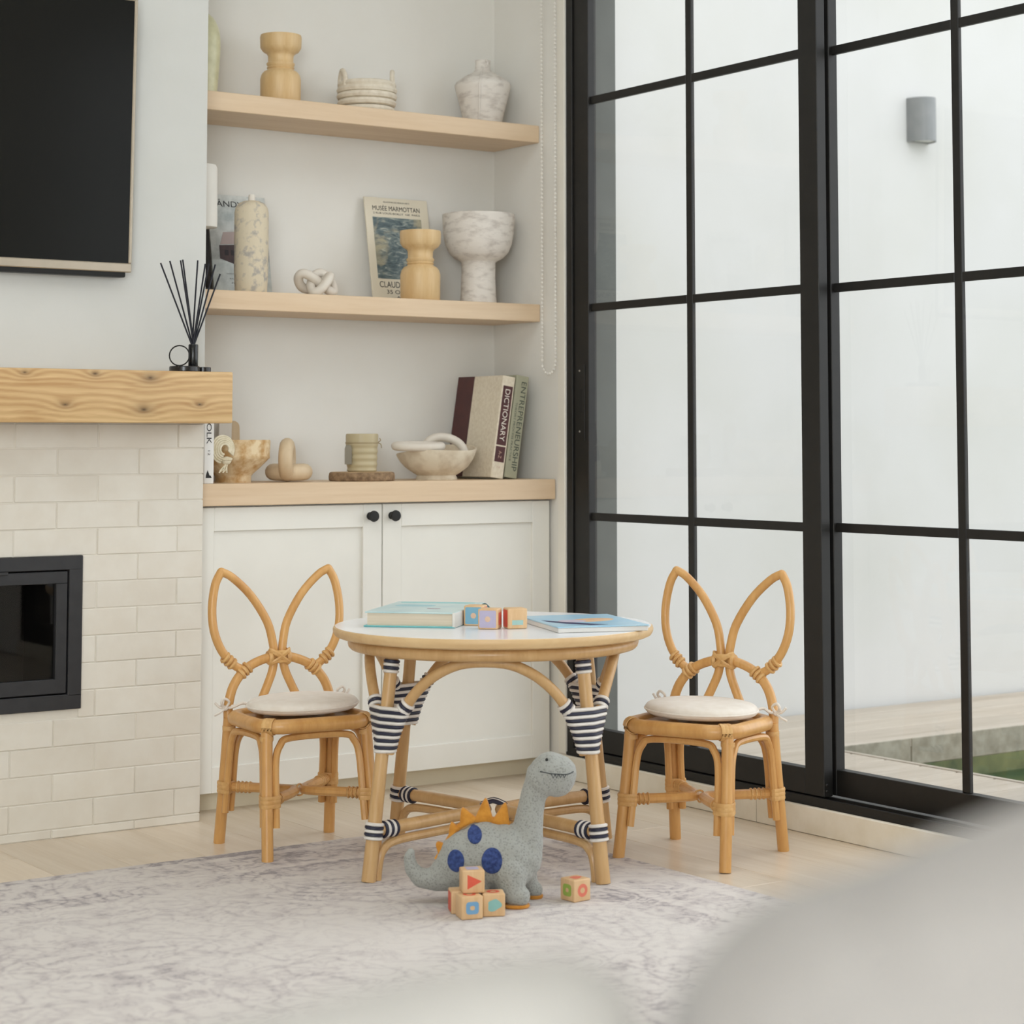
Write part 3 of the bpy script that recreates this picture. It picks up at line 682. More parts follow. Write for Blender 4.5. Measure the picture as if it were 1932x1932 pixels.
# ------------------------------------------------------------------ outside
EXT = mat('white_render_wall', lin(198, 197, 194), lin(193, 192, 187), .8, 1.6, 6, .35, .6, bmp=.1, bs=60)
b_ = B(); box(b_, 3.456, 10, 5.12, 5.3, -.3, 3.1); struct(obj('wall_boundary', b_, EXT, smooth=False))
b_ = B(); box(b_, 3.40, 14, -6, 5.12, -.60, -.55); struct(obj('ground', b_, mat('grey_ground', lin(150, 146, 138), None, .9), smooth=False))
DECKM = wood('weathered_deck', lin(188, 178, 164), lin(164, 152, 136), 'X', 14, .7, .08, vary=.12, rnd=True)
dk = sempty('trim_5', (0, 0, 0)); 
tag(dk, 'weathered grey timber deck around the pool', 'deck'); del dk['kind']; dk.name = 'deck'
PX0, PY1 = 4.245, 4.515                       # pool corner
dks = {}
def board(x0, x1, y0, y1):
    key = (round(x1-x0, 3), round(y1-y0, 3))
    if key not in dks:
        q = B(); box(q, 0, key[0], 0, key[1], -.028, 0, .002, 1); o = obj('deck_board', q, DECKM, dk, smooth=False); dks[key] = o
    else: o = dks[key].copy(); COL.objects.link(o)
    o.location = (x0, y0, -.002)
y = PY1+.0025; k = 0
for wdt in (.196, .160, .128, .105):
    cut = 5.9+((k*.7) % 1.6)
    board(3.425, cut, y, y+wdt-.008); board(cut+.004, 9.5, y, y+wdt-.008); y += wdt; k += 1
y = PY1-.128
board(3.425, PX0-.022, PY1-.126, PY1-.003)
while y > .8:
    y -= .136; board(3.425, PX0-.022, y, y+.128)
b_ = B(); box(b_, PX0-.018, PX0, .8, PY1-.001, -.09, 0, .002, 1); obj('edge_trim', b_, DECKM, dk, smooth=False)
b_ = B(); box(b_, 3.43, PX0-.03, .8, 5.1, -.55, -.06); box(b_, PX0-.03, 9.5, PY1+.03, 5.1, -.55, -.06); obj('joists', b_, mat('deck_underside', lin(70, 64, 56), None, .9), dk, smooth=False)
COP = mat('wet_grey_coping', lin(158, 152, 136), lin(128, 122, 106), .7, 22, 7, bmp=.4, bs=60)
pl = thing('swimming_pool', 'green water pool with grey coping beyond the glass doors', 'pool', (PX0, PY1, 0))
cx = 0.004
for xe in (.354, .95, 1.55, 2.15, 3.0, 4.2, 5.2):
    q = B(); box(q, cx, xe-.003, -.0, .03, -.085, -.004, .002, 1); obj('coping_stone', q, COP, pl, smooth=False); cx = xe
PWALL = mat('algae_pool_wall', lin(112, 116, 74), lin(56, 72, 48), .8, 7, 7, .35, .65)
b_ = B(); box(b_, 0, 5.2, -.004, .03, -.9, -.085); box(b_, -.012, .0, -3.7, 0, -.9, -.09); box(b_, 0, 5.2, -3.7, 0, -.95, -.5); box(b_, 5.2, 5.25, -3.7, .03, -.9, 0); box(b_, 0, 5.2, -3.75, -3.7, -.9, 0); obj('basin', b_, PWALL, pl, smooth=False)
WATER, nt, bb = newmat('green_water')
bb.inputs['Roughness'].default_value = .04; bb.inputs['IOR'].default_value = 1.33
t = N(nt, 'ShaderNodeBsdfTransparent'); t.inputs[0].default_value = (.55, .78, .55, 1)
mx = N(nt, 'ShaderNodeMixShader'); mx.inputs[0].default_value = .55
v = coords(nt); nt.links.new(ramp(nt, noise(nt, v, 5, 5, .6, .8), [(.35, lin(56, 84, 62)), (.6, lin(104, 116, 78))]), bb.inputs['Base Color'])
bump(nt, bb, noise(nt, coords(nt), 14, 3), .15, .01)
nt.links.new(t.outputs[0], mx.inputs[1]); nt.links.new(bb.outputs[0], mx.inputs[2]); nt.links.new(mx.outputs[0], nt.nodes['Material Output'].inputs[0])
b_ = B(); box(b_, 0, 5.2, -3.7, -.004, -.145, -.14); obj('water', b_, WATER, pl, smooth=False)
# wall lamp (half cylinder up-down light)
wl = thing('wall_lamp', 'grey half-round metal wall lamp high on the white outside wall', 'lamp', (5.285, 5.119, 1.952))
GREYM = mat('grey_metal', lin(128, 129, 128), lin(120, 122, 121), .4, 20, metal=.2)
pts = [(.056*math.cos(PI+PI*k/18)*.95, .075*math.sin(PI+PI*k/18)) for k in range(19)]
b_ = B()
outer = pts; inner = [(a*.93, c*.93) for a, c in pts]
A = [b_.verts.new((a, c, 0)) for a, c in outer]; A2 = [b_.verts.new((a, c, .155)) for a, c in outer]
I = [b_.verts.new((a, c, 0)) for a, c in inner]; I2 = [b_.verts.new((a, c, .155)) for a, c in inner]
for i in range(18):
    b_.faces.new((A[i], A[i+1], A2[i+1], A2[i])); b_.faces.new((I[i], I2[i], I2[i+1], I[i+1]))
    b_.faces.new((A[i], I[i], I[i+1], A[i+1])); b_.faces.new((A2[i], A2[i+1], I2[i+1], I2[i]))
obj('shade', b_, GREYM, wl)
prism(b_ := B(), [(a*.92, c*.92) for a, c in pts], .004, .010, 'XY'); obj('lens', b_, mat('frosted_lens', lin(236, 236, 232), None, .5), wl, smooth=False)
b_ = B(); box(b_, -.051, .051, -.006, 0, .002, .153); obj('back_plate', b_, GREYM, wl, smooth=False)

# ------------------------------------------------------------------ rug
RX0, RX1, RY0, RY1 = .25, 2.760, 1.25, 4.100
RUG, nt, bb = newmat('faded_rug'); bb.inputs['Roughness'].default_value = .95; bb.inputs['Sheen Weight'].default_value = .15
v = coords(nt); sep = N(nt, 'ShaderNodeSeparateXYZ'); nt.links.new(v, sep.inputs[0])
hx, hy = (RX1-RX0)/2, (RY1-RY0)/2
dx = math_(nt, 'SUBTRACT', hx, math_(nt, 'ABSOLUTE', sep.outputs['X'])); dy = math_(nt, 'SUBTRACT', hy, math_(nt, 'ABSOLUTE', sep.outputs['Y']))
de = math_(nt, 'MINIMUM', dx, dy)                                        # distance to the rug edge
stripe = N(nt, 'ShaderNodeValToRGB'); stripe.color_ramp.interpolation = 'LINEAR'
e = stripe.color_ramp.elements
for i, (p, g) in enumerate([(0, .75), (.06, .8), (.075, .15), (.11, .1), (.13, .6), (.30, .45), (.32, .12), (.36, .12), (.38, .7), (.52, .4), (.54, .1), (.60, .15), (.7, .35), (1, .32)]):
    if i >= len(e): e.new(p)
    e[i].position = p; e[i].color = (g, g, g, 1)
nt.links.new(math_(nt, 'DIVIDE', de, .55), stripe.inputs[0])
fold = N(nt, 'ShaderNodeVectorMath', operation='ABSOLUTE'); nt.links.new(v, fold.inputs[0]); fv = fold.outputs[0]
orn = noise(nt, fv, 3.6, 2, .5, .5); medium = noise(nt, fv, 11, 3, .55, .4); fine = noise(nt, v, 95, 4, .75); wear = noise(nt, v, 2.4, 4, .6, .4)
scr = math_(nt, 'ABSOLUTE', math_(nt, 'SINE', math_(nt, 'MULTIPLY', orn, 34.0)))
scr = math_(nt, 'MAXIMUM', math_(nt, 'MULTIPLY_ADD', scr, -1.35, 1.0), 0.0)
mm = math_(nt, 'MAXIMUM', math_(nt, 'MULTIPLY_ADD', math_(nt, 'ABSOLUTE', math_(nt, 'SINE', math_(nt, 'MULTIPLY', medium, 22.0))), -1.1, 1.0), 0.0)
pat = math_(nt, 'ADD', math_(nt, 'MULTIPLY', scr, .55), math_(nt, 'MULTIPLY', mm, .65))
pat = math_(nt, 'MULTIPLY', pat, math_(nt, 'MULTIPLY_ADD', stripe.outputs[0], 1.0, .32))
pat = math_(nt, 'ADD', pat, math_(nt, 'MULTIPLY', stripe.outputs[0], .42))
wr = N(nt, 'ShaderNodeMapRange'); nt.links.new(wear, wr.inputs[0]); wr.inputs[1].default_value = .36; wr.inputs[2].default_value = .62; wr.inputs[3].default_value = .35; wr.inputs[4].default_value = 1.15
pat = math_(nt, 'MULTIPLY', pat, wr.outputs[0]); pat = math_(nt, 'MULTIPLY', pat, math_(nt, 'MULTIPLY_ADD', fine, 2.2, -.25))
nt.links.new(ramp(nt, pat, [(0.06, lin(227, 220, 214)), (.42, lin(204, 195, 192)), (.95, lin(154, 145, 148))]), bb.inputs['Base Color'])
bump(nt, bb, noise(nt, v, 400, 3), .5, .003)
b_ = B(); box(b_, -hx, hx, -hy, hy, 0, .006, .002, 2)
o = obj('rug', b_, RUG); o.location = ((RX0+RX1)/2, (RY0+RY1)/2, .0002); tag(o, 'faded lilac and cream oriental pattern rug under the table', 'rug')

# ------------------------------------------------------------------ rattan chair (front is -Y)
def ring_sq(hw, r, z, n=6, hy=None):
    return [(a, c, z) for a, c in rpoly(2*hw, 2*(hy or hw), r, n)]
def lerp(a, b, t): return tuple(x+(y-x)*t for x, y in zip(a, b))
def make_chair(label, loc, rz, dz=0):
    t = thing('rattan_chair', label, 'chair', loc, rz, 'bunny ear rattan chairs'); t.scale = (1, 1, .968)
    tube(b_ := B(), ring_sq(.126, .055, .293, 5, .114), .0165, 12, True, 2); obj('seat_ring', b_, RATTAN, t)
    b_ = B(); prism(b_, rpoly(.236, .214, .05), .287, .299, 'XY'); obj('seat', b_, RATTAN, t, smooth=False)
    legs = {}
    for sx in (-1, 1):
        # front legs rise to the ring, back legs run on into the backrest arch
        legs[(sx, -1)] = [(sx*.117, -.096, .290), (sx*.120, -.106, .20), (sx*.124, -.120, .10), (sx*.128, -.135, .0)]
        legs[(sx, 1)] = [(sx*.126, .106, .290), (sx*.128, .116, .20), (sx*.131, .128, .10), (sx*.134, .140, .0)]
    for k, pts in legs.items():
        b_ = B(); tube(b_, pts, .0128, 12); obj('leg', b_, RATTAN, t)
        a = pts[0]; tube(b_ := B(), [(a[0], a[1], .262), (a[0], a[1], .272)], .0150, 12, False, 1)
        if k[1] < 0:
            for o_ in (-.008, .0, .008):
                c_ = Vector((k[0]*.1115+o_*.7, -.0985-k[0]*o_*-.7, .293)); n_ = Vector((k[0], -1, 0)).normalized()
                tube(b_, [c_+n_*.0178*math.cos(q_)+Vector((0, 0, .0178*math.sin(q_))) for q_ in [2*PI*j/14 for j in range(14)]], .0018, 6, True, 1, ry=.0046, upv=n_)
        obj('binding', b_, BIND, t)
    def legpt(k, z):
        P = legs[k]
        for p, q in zip(P, P[1:]):
            if q[2] <= z <= p[2]: return lerp(p, q, (p[2]-z)/(p[2]-q[2]))
        return P[-1]
    # thin U supports between neighbouring legs
    order = [(-1, -1), (1, -1), (1, 1), (-1, 1)]
    for i in range(4):
        k0, k1 = order[i], order[(i+1) % 4]
        d = Vector((k1[0]-k0[0], k1[1]-k0[1], 0)).normalized()
        def q(k, z, s, o=0): p = legpt(k, z); return (p[0]+d.x*(s*(.0208+o)), p[1]+d.y*(s*(.0208+o)), z)
        pts = [q(k0, .074, 1), q(k0, .13, 1), q(k0, .215, 1), q(k0, .250, 1, .010), q(k0, .266, 1, .036)]
        pts += [q(k1, .266, -1, .036), q(k1, .250, -1, .010), q(k1, .215, -1), q(k1, .13, -1), q(k1, .074, -1)]
        tube(b_ := B(), pts, .0082, 9, False, 6); obj('support_hoop', b_, RATTAN, t)
    # binding bands at stretcher height
    for k in order:
        p = legpt(k, .131); n1 = Vector((-k[0], 0, 0)); n2 = Vector((0, -k[1], 0))
        P0 = Vector(p)
        hull = []
        c0, c1, c2 = P0, P0+n1*.0208, P0+n2*.0208
        o1 = Vector((k[0], k[1], 0)).normalized()
        loop = [c0+o1*.0135, c0+Vector((k[0]*.0135, 0, 0)), c2+Vector((k[0]*.0082, 0, 0))+n2*.002, c2+n2*.0085, (c1+c2)/2-o1*.006, c1+n1*.0085, c1+Vector((0, k[1]*.0082, 0))+n1*.002, c0+Vector((0, k[1]*.0135, 0))]
        b_ = B()
        for zz in (-.009, -.0, .009): tube(b_, [(v_.x, v_.y, .131+zz) for v_ in loop], .0018, 6, True, 2, ry=.0052, upv=(1, 0, 0))
        obj('binding', b_, BIND, t)
    # two bent stretchers that touch in the middle
    for sx in (-1, 1):
        f, bk_ = legpt((sx, -1), .131), legpt((sx, 1), .131)
        pts = [(f[0]-sx*.012, f[1]+.01, .131), (sx*.065, -.066, .131), (sx*.024, -.022, .131), (sx*.0125, 0, .131), (sx*.024, .022, .131), (sx*.065, .066, .131), (bk_[0]-sx*.012, bk_[1]-.01, .131)]
        tube(b_ := B(), pts, .0112, 10); so = obj('stretcher', b_, RATTAN, t)
        for py in (-1, 1):
            b_ = B()
            for kk in range(4):
                c0 = lerp((sx*.108, py*.108, .131), (sx*.065, py*.066, .131), .1+.16*kk)
                tube(b_, [(c0[0]+(.0118*math.cos(a))*.707, c0[1]-(.0118*math.cos(a))*.707*sx*py, c0[2]+.0118*math.sin(a)) for a in [2*PI*j/12 for j in range(12)]], .0022, 5, True, 1)
            obj('binding', b_, BIND, so)
    b_ = B(); tube(b_, [(.010*math.cos(a), .004*math.sin(2*a), .131+.013*math.sin(a)) for a in [2*PI*j/16 for j in range(16)]], .0022, 5, True, 2); obj('binding', b_, BIND, t)
    # back
    def bk_pt(x_, z_): return (x_, .112+.035*max(0, (z_-.29))/.33, z_)
    arch = [(-.126, .282), (-.124, .32), (-.110, .363), (-.080, .398), (-.040, .417), (0, .423), (.040, .417), (.080, .398), (.110, .363), (.124, .32), (.126, .282)]
    tube(b_ := B(), [bk_pt(*p) for p in arch], .0108, 12, False, 4); obj('back_arch', b_, RATTAN, t)
    for sx in (-1, 1):
        inner = [(sx*.058, .284), (sx*.047, .318), (sx*.030, .355), (sx*.015, .392), (sx*.0105, .428), (sx*.0125, .455), (sx*.025, .505), (sx*.062, .566), (sx*.105, .609), (sx*.132, .624)]
        outer = [(sx*.132, .624), (sx*.147, .594), (sx*.156, .541), (sx*.153, .488), (sx*.136, .442), (sx*.108, .408), (sx*.084, .396)]
        b_ = B(); off = .004
        tube(b_, [(x_, bk_pt(x_, z_)[1]+.002, z_) for x_, z_ in inner], .0098, 12, False, 4); tube(b_, [(x_, bk_pt(x_, z_)[1]+.002, z_) for x_, z_ in outer], .0098, 12, False, 4)
        ball(b_, (sx*.132, bk_pt(0, .624)[1]+.002, .624), .0096); obj('ear_loop', b_, RATTAN, t)
        b_ = B()
        for (x_, z_, ux, uz) in ((.112, .411, .80, .60), (.120, .4185, .80, .60), (.128, .426, .80, .60)):
            y_ = bk_pt(0, z_)[1]+.002
            tube(b_, [(sx*(x_-uz*.0112*math.cos(a)), y_+.0112*math.sin(a), z_+ux*.0112*math.cos(a)) for a in [2*PI*j/12 for j in range(12)]], .0042, 6, True, 1)
        for (x_, z_) in ((.076, .401), (.084, .395), (.092, .388)):
            y_ = bk_pt(0, z_)[1]; nx, nz = .62, .78
            tube(b_, [(sx*(x_+nx*.0122*math.cos(a)), y_+.0122*math.sin(a), z_+nz*.0122*math.cos(a)) for a in [2*PI*j/12 for j in range(12)]], .0042, 6, True, 1)
        obj('binding', b_, BIND, t)
    b_ = B(); y_ = bk_pt(0, .423)[1]
    for s in (-1, 1):
        tube(b_, [(-.024*s, y_-.006, .438), (-.010*s, y_-.0165, .430), (.010*s, y_-.0165, .415), (.024*s, y_-.006, .407), (.012*s, y_+.016, .415), (-.012*s, y_+.016, .430)], .0062, 6, True, 3, ry=.003)
        tube(b_, [(-.022, y_-.008, .423+s*.010), (0, y_-.0150, .423+s*.010), (.022, y_-.008, .423+s*.010), (0, y_+.016, .423+s*.010)], .005, 6, True, 3)
        tube(b_, [(s*.022+.0135*0, y_+.0125*math.sin(a), .4205+.0125*math.cos(a)) for a in [2*PI*j/12 for j in range(12)]], .006, 6, True, 1)
    obj('binding', b_, BIND, t)
    return t
def make_cushion(label, loc, rz, tilt, legs_xy):
    t = thing('seat_cushion', label, 'cushion', loc, group='seat cushions on the rattan chairs', rot=(tilt[0], tilt[1], rz))
    b_ = B(); n = 56; rings = []
    prof = [(0, .0), (.6, .0), (.86, .001), (.97, .006), (1.0, .013), (.985, .020), (.92, .026), (.75, .030), (.45, .032), (0, .033)]
    lathe(b_, [(r*.118, z) for r, z in sprof(prof, 3)], n, sx=1.06, sy=1.0); obj('pad', b_, LINEN, t)
    tube(b_ := B(), [(p[0]*1.06, p[1], .0135) for p in circ(.1182, 48)], .0022, 6, True, 1); obj('piping', b_, LINEN, t)
    for i, (x_, y_, zz, s) in enumerate(legs_xy):
        b_ = B()
        tube(b_, [(s*.100, .058, .012), (s*.110, y_-.022, .012+zz*.4), (x_-s*.004, y_-.0160, zz), (x_+s*.0155, y_, zz), (x_, y_+.0155, zz+.003), (x_-s*.014, y_+.004, zz+.002), (x_-s*.006, y_-.0155, zz+.003)], .0032, 7)
        kx, ky = x_+s*.010, y_-.018
        ball(b_, (kx, ky, zz), .006, 1, .8, 1)
        tube(b_, [(kx, ky, zz), (kx+s*.012, ky-.006, zz+.012), (kx+s*.006, ky-.008, zz+.022), (kx-s*.006, ky-.006, zz+.014), (kx, ky, zz)], .0030, 6)
        tube(b_, [(kx, ky, zz), (kx+s*.016, ky-.004, zz+.004), (kx+s*.026, ky-.002, zz+.014)], .0030, 6)
        tube(b_, [(kx, ky, zz), (kx+s*.016, ky-.006, zz-.008), (kx+s*.028, ky-.002, zz-.014)], .0030, 6)
        obj('tie', b_, TIE, t)
    return t
CL, AL = (2.252, 4.092), math.radians(-6); CRt, AR = (2.920, 3.507), math.radians(-67)
make_chair('honey rattan bunny ear chair left of the table, before the white cabinet', (CL[0], CL[1], .0003), AL)
make_chair('honey rattan bunny ear chair right of the table, by the glass doors', (CRt[0], CRt[1], .0003), AR)
make_cushion('round cream cushion on the left rattan chair seat', (CL[0]+.012, CL[1]+.008, .3010), AL, (0, -.02), [(-.139, .105, .006, -1), (.113, .098, .012, 1)])
make_cushion('round cream cushion on the right rattan chair seat by the glass', (CRt[0]+.008, CRt[1]+.002, .3010), AR, (0, .02), [(-.130, .105, .010, -1), (.128, .105, .006, 1)])

# ------------------------------------------------------------------ table
ZR = .0062
tb = thing('kids_table', 'round white topped rattan play table with navy and white bindings', 'table', (2.517, 3.714, ZR), math.radians(-37.8))
H0 = .4985
b_ = B(); lathe(b_, [(.325, H0-.0012), (.341, H0-.0012), (.3405, H0), (0, H0)], 96)
obj('tabletop', b_, TABLEW, tb, ang=30)
b_ = B(); lathe(b_, [(0, H0-.022), (.334, H0-.022), (.341, H0-.019), (.3450, H0-.012), (.3455, H0-.006), (.3440, H0-.002), (.3410, H0-.0004), (.3405, H0-.0012), (.3, H0-.0012), (0, H0-.0012)], 96); obj('top_edge', b_, TABLEE, tb)
tube(b_ := B(), circ(.300, 64, H0-.036), .0138, 12, True, 1); obj('under_ring', b_, RATTAN2, tb)
tube(b_ := B(), circ(.286, 64, H0-.030), .0100, 10, True, 1); obj('under_ring', b_, RATTAN2, tb)
def tleg(sx, sy, z):
    t_ = 1-z/.455; hw = .196+(.2385-.196)*t_
    return Vector((sx*hw, sy*hw, z))
ordr = [(-1, -1), (1, -1), (1, 1), (-1, 1)]
ZB = .305; ZS = .100
def leg_hull(sx, sy, z, e):
    c = tleg(sx, sy, z); return c
for (sx, sy) in ordr:
    b_ = B(); tube(b_, [tleg(sx, sy, .455), tleg(sx, sy, .30), tleg(sx, sy, .15), tleg(sx, sy, 0)], [.0135, .0135, .0142, .0152], 14, False, 3); obj('leg', b_, RATTAN2, tb)
# arches between neighbouring legs
def arch_pts(k0, k1):
    a = [tleg(*k0, .255), tleg(*k0, .285), tleg(*k0, .315)]; c = [tleg(*k1, .255), tleg(*k1, .285), tleg(*k1, .315)]
    d = Vector((k1[0]-k0[0], k1[1]-k0[1], 0)).normalized(); o = Vector((k0[0]+k1[0], k0[1]+k1[1], 0)).normalized()
    lean = lambda z: o*(.30*max(0, z-.255))
    o = o*1.0
    pts = [a[0]+d*.014, a[1]+d*.0185+lean(.285), a[2]+d*.027+lean(.315)]
    m = (tleg(*k0, .35)+tleg(*k1, .35))/2; half = (tleg(*k1, .35)-tleg(*k0, .35)).length/2
    for fx, z in ((-.79, .354), (-.65, .391), (-.45, .423), (-.19, .443), (.19, .443), (.45, .423), (.65, .391), (.79, .354)):
        p = m+d*(fx*half); p.z = z; p += lean(z); pts.append(p)
    pts += [c[2]-d*.027+lean(.315), c[1]-d*.0185+lean(.285), c[0]-d*.014]
    return pts
for i in range(4):
    tube(b_ := B(), arch_pts(ordr[i], ordr[(i+1) % 4]), .0112, 12, False, 4); obj('arch', b_, RATTAN2, tb)
# striped bindings
def hull2(P):
    P = sorted(set(P)); 
    def half(Q):
        H = []
        for p in Q:
            while len(H) > 1 and (H[-1][0]-H[-2][0])*(p[1]-H[-2][1])-(H[-1][1]-H[-2][1])*(p[0]-H[-2][0]) <= 1e-12: H.pop()
            H.append(p)
        return H[:-1]
    return half(P)+half(P[::-1])
def stripes(name_w, name_n, loops, r, parent):
    for par, mm_, nm in ((0, CORDW, name_w), (1, CORDN, name_n)):
        b_ = B()
        for i, L_ in enumerate(loops):
            if i % 2 == par: tube(b_, L_, r, 7, True, 1)
        obj(nm, b_, mm_, parent)
def around(c, ax, R, n=16):
    ax = Vector(ax).normalized(); u = ax.orthogonal().normalized(); w_ = ax.cross(u)
    return [tuple(Vector(c)+u*R*math.cos(2*PI*j/n)+w_*R*math.sin(2*PI*j/n)) for j in range(n)]
for (sx, sy) in ordr:
    ax = tleg(sx, sy, .455)-tleg(sx, sy, 0)
    dxv, dyv = Vector((-sx, 0, 0)), Vector((0, -sy, 0)); o1 = Vector((sx, sy, 0)).normalized()
    loops = []
    NL = 13; z0, z1 = .260, .346
    for j in range(NL):
        z = z0+(z1-z0)*j/(NL-1); f = j/(NL-1); c = tleg(sx, sy, z)
        pp = [(c, .0150)]
        for nb in (ordr[(ordr.index((sx, sy))+1) % 4], ordr[(ordr.index((sx, sy))-1) % 4]):
            AP = catmull(arch_pts((sx, sy), nb)[:6], False, 8)
            q_ = min(AP, key=lambda v_: abs(v_.z-z)); pp.append((q_, .0120))
        cloud = [(p.x+r_*math.cos(2*PI*m_/14), p.y+r_*math.sin(2*PI*m_/14)) for p, r_ in pp for m_ in range(14)]
        loops.append([(a_, c_, z) for a_, c_ in hull2(cloud)])
    loops = loops[::-1]
    # little collars where the arches leave the binding
    stripes('white_binding', 'navy_binding', loops, .0040, tb)
    k = ordr.index((sx, sy)); 
    for nb, fl_ in ((ordr[(k+1) % 4], 1), (ordr[(k-1) % 4], 0)):
        AP = arch_pts((sx, sy), nb); A0, A1 = AP[3], AP[4]; L_ = []
        for tq in (-.22, -.06, .10):
            c = A0.lerp(A1, tq); L_.append(around(c, A1-A0, .0128))
        stripes('white_binding', 'navy_binding', L_, .0038, tb)
    L_ = [around(tleg(sx, sy, .438-.0065*j), ax, .0150) for j in range(4)][1:]
    L_ = [L_[0], L_[1], L_[2]]
    stripes('navy_binding', 'white_binding', L_, .0036, tb) if False else None
    for par, mm_, nm in ((0, CORDN, 'navy_binding'), (1, CORDW, 'white_binding')):
        b_ = B()
        for i, l_ in enumerate([around(tleg(sx, sy, .440-.0068*j), ax, .0140) for j in range(4)]):
            if i % 2 == par: tube(b_, l_, .0036, 6, True, 1)
        obj(nm, b_, mm_, tb)
    for par, mm_, nm in ((0, CORDW, 'white_binding'), (1, CORDN, 'navy_binding')):
        b_ = B(); cz = tleg(sx, sy, ZS)
        for i in range(5):
            if i % 2 == par: tube(b_, around(tleg(sx, sy, ZS+.0135-.0068*i), ax, .0165), .0038, 6, True, 1)
        dirc = Vector((-sx, -sy, 0)).normalized()
        for i in range(5):
            if (i+1) % 2 == par: tube(b_, around(cz+dirc*(.024+.0072*i), dirc, .0142), .0038, 6, True, 1)
        obj(nm, b_, mm_, tb)
# stretchers: two bent poles touching at the centre with thinner poles below
for s in (-1, 1):
    pts = [tleg(s, -1, ZS), Vector((s*.10, -.10, ZS+.004)), Vector((s*.040, -.036, ZS+.005)), Vector((s*.0165, 0, ZS+.005)), Vector((s*.040, .036, ZS+.005)), Vector((s*.10, .10, ZS+.004)), tleg(s, 1, ZS)]
    tube(b_ := B(), pts, .0133, 12); obj('stretcher', b_, RATTAN2, tb)
    def inn(sy, z, q=.0215):
        p = tleg(s, sy, z); dd = Vector((-s, -sy, 0)).normalized(); return p+dd*q
    low = [inn(-1, .0), inn(-1, .035), inn(-1, .060, .030), inn(-1, .074, .062), Vector((s*.11, -.11, ZS-.022)), Vector((s*.042, -.040, ZS-.020)), Vector((s*.0165, 0, ZS-.020)), Vector((s*.042, .040, ZS-.020)), Vector((s*.11, .11, ZS-.022)), inn(1, .074, .062), inn(1, .060, .030), inn(1, .035), inn(1, .0)]
    tube(b_ := B(), low, .0092, 10); obj('lower_stretcher', b_, RATTAN2, tb)
L_ = []
for j, xx in enumerate((-.0052, 0, .0052)):
    L_.append([(.034*math.cos(a)*(1 if abs(math.cos(a)) > .5 else .75), xx*2.2+.0, ZS-.006+.030*math.sin(a)) for a in [2*PI*q/16 for q in range(16)]])
for par, mm_, nm in ((0, CORDN, 'navy_binding'), (1, CORDW, 'white_binding')):
    b_ = B()
    for i, l_ in enumerate(L_):
        if i % 2 == par: tube(b_, l_, .0048, 6, True, 1)
    obj(nm, b_, mm_, tb)
ZTOP = ZR+H0
# ------------------------------------------------------------------ things on the table
TEAL = mat('turquoise_cover', lin(120, 196, 198), lin(108, 182, 186), .5, 20)
PALEC = mat('pale_aqua_cover', lin(204, 224, 222), lin(186, 212, 214), .35, 14, 5, .4, .6)
bk1 = thing('board_book', 'thick board book with pale aqua cover lying on the table', 'book', (2.4295, 3.850, ZTOP), math.radians(-46.5))
b_ = B(); box(b_, -.100, .100, -.143, .143, .0003, .0035, .001, 1); obj('back_cover', b_, TEAL, bk1, smooth=False)
b_ = B(); box(b_, -.093, .093, -.137, .139, .0034, .0295); obj('pages', b_, PAPER, bk1, smooth=False)
b_ = B(); box(b_, -.098, .100, -.141, .143, .0295, .0328, .001, 1); cvr = obj('front_cover', b_, PALEC, bk1, smooth=False)
b_ = B(); box(b_, .094, .1005, -.143, .143, .0005, .0325, .002, 2); obj('spine', b_, mat('white_spine', lin(226, 222, 214), None, .5), bk1)
for (px_, py_, w_, h_, m_) in ((.03, -.045, .03, .010, mat('print_mauve2', lin(150, 110, 130), None, .5)), (-.03, .03, .09, .05, mat('print_aqua2', lin(160, 206, 214), None, .4)), (.0, .115, .17, .03, mat('print_aqua3', lin(150, 208, 208), None, .4))):
    b_ = B(); prism(b_, [(px_+a, py_+c) for a, c in rpoly(w_, h_, min(w_, h_)*.45)], .0328, .0331, 'XY'); obj('cover_print', b_, m_, cvr, smooth=False)
tube(b_ := B(), [(.099, .12, .028), (.108, .118, .031), (.118, .112, .024), (.130, .108, .012), (.142, .104, .0015)], .0022, 6); obj('ribbon', b_, mat('dark_teal_ribbon', lin(60, 100, 104), None, .7), bk1)
SKY = mat('sky_blue_cover', lin(160, 206, 232), lin(184, 216, 232), .3, 12, 4)
bk2 = thing('picture_book', 'thin picture book with sky blue cover near the right table edge', 'book', (2.645, 3.560, ZTOP), math.radians(-19))
b_ = B(); box(b_, -.098, .098, -.138, .138, .0004, .0105, .001, 1); obj('pages', b_, mat('white_board_pages', lin(232, 228, 222), None, .5), bk2, smooth=False)
b_ = B(); box(b_, -.100, .100, -.140, .140, .0105, .0130, .0008, 1); cv2 = obj('front_cover', b_, SKY, bk2, smooth=False)
NAVY = mat('navy_print', lin(36, 40, 92), None, .4); PEACH = mat('peach_print', lin(236, 196, 152), lin(224, 178, 140), .4, 30)
prism(b_ := B(), [(-.088, .02), (-.05, -.03), (-.01, -.085), (.018, -.112), (-.02, -.118), (-.058, -.075), (-.083, -.025)], .0130, .0133, 'XY'); obj('cover_print', b_, NAVY, cv2, smooth=False)
prism(b_ := B(), [(.02+a*math.cos(.5)-c*math.sin(.5), -.0+a*math.sin(.5)+c*math.cos(.5)) for a, c in oval(.055, .035, 24)], .0130, .0133, 'XY'); obj('cover_print', b_, PEACH, cv2, smooth=False)
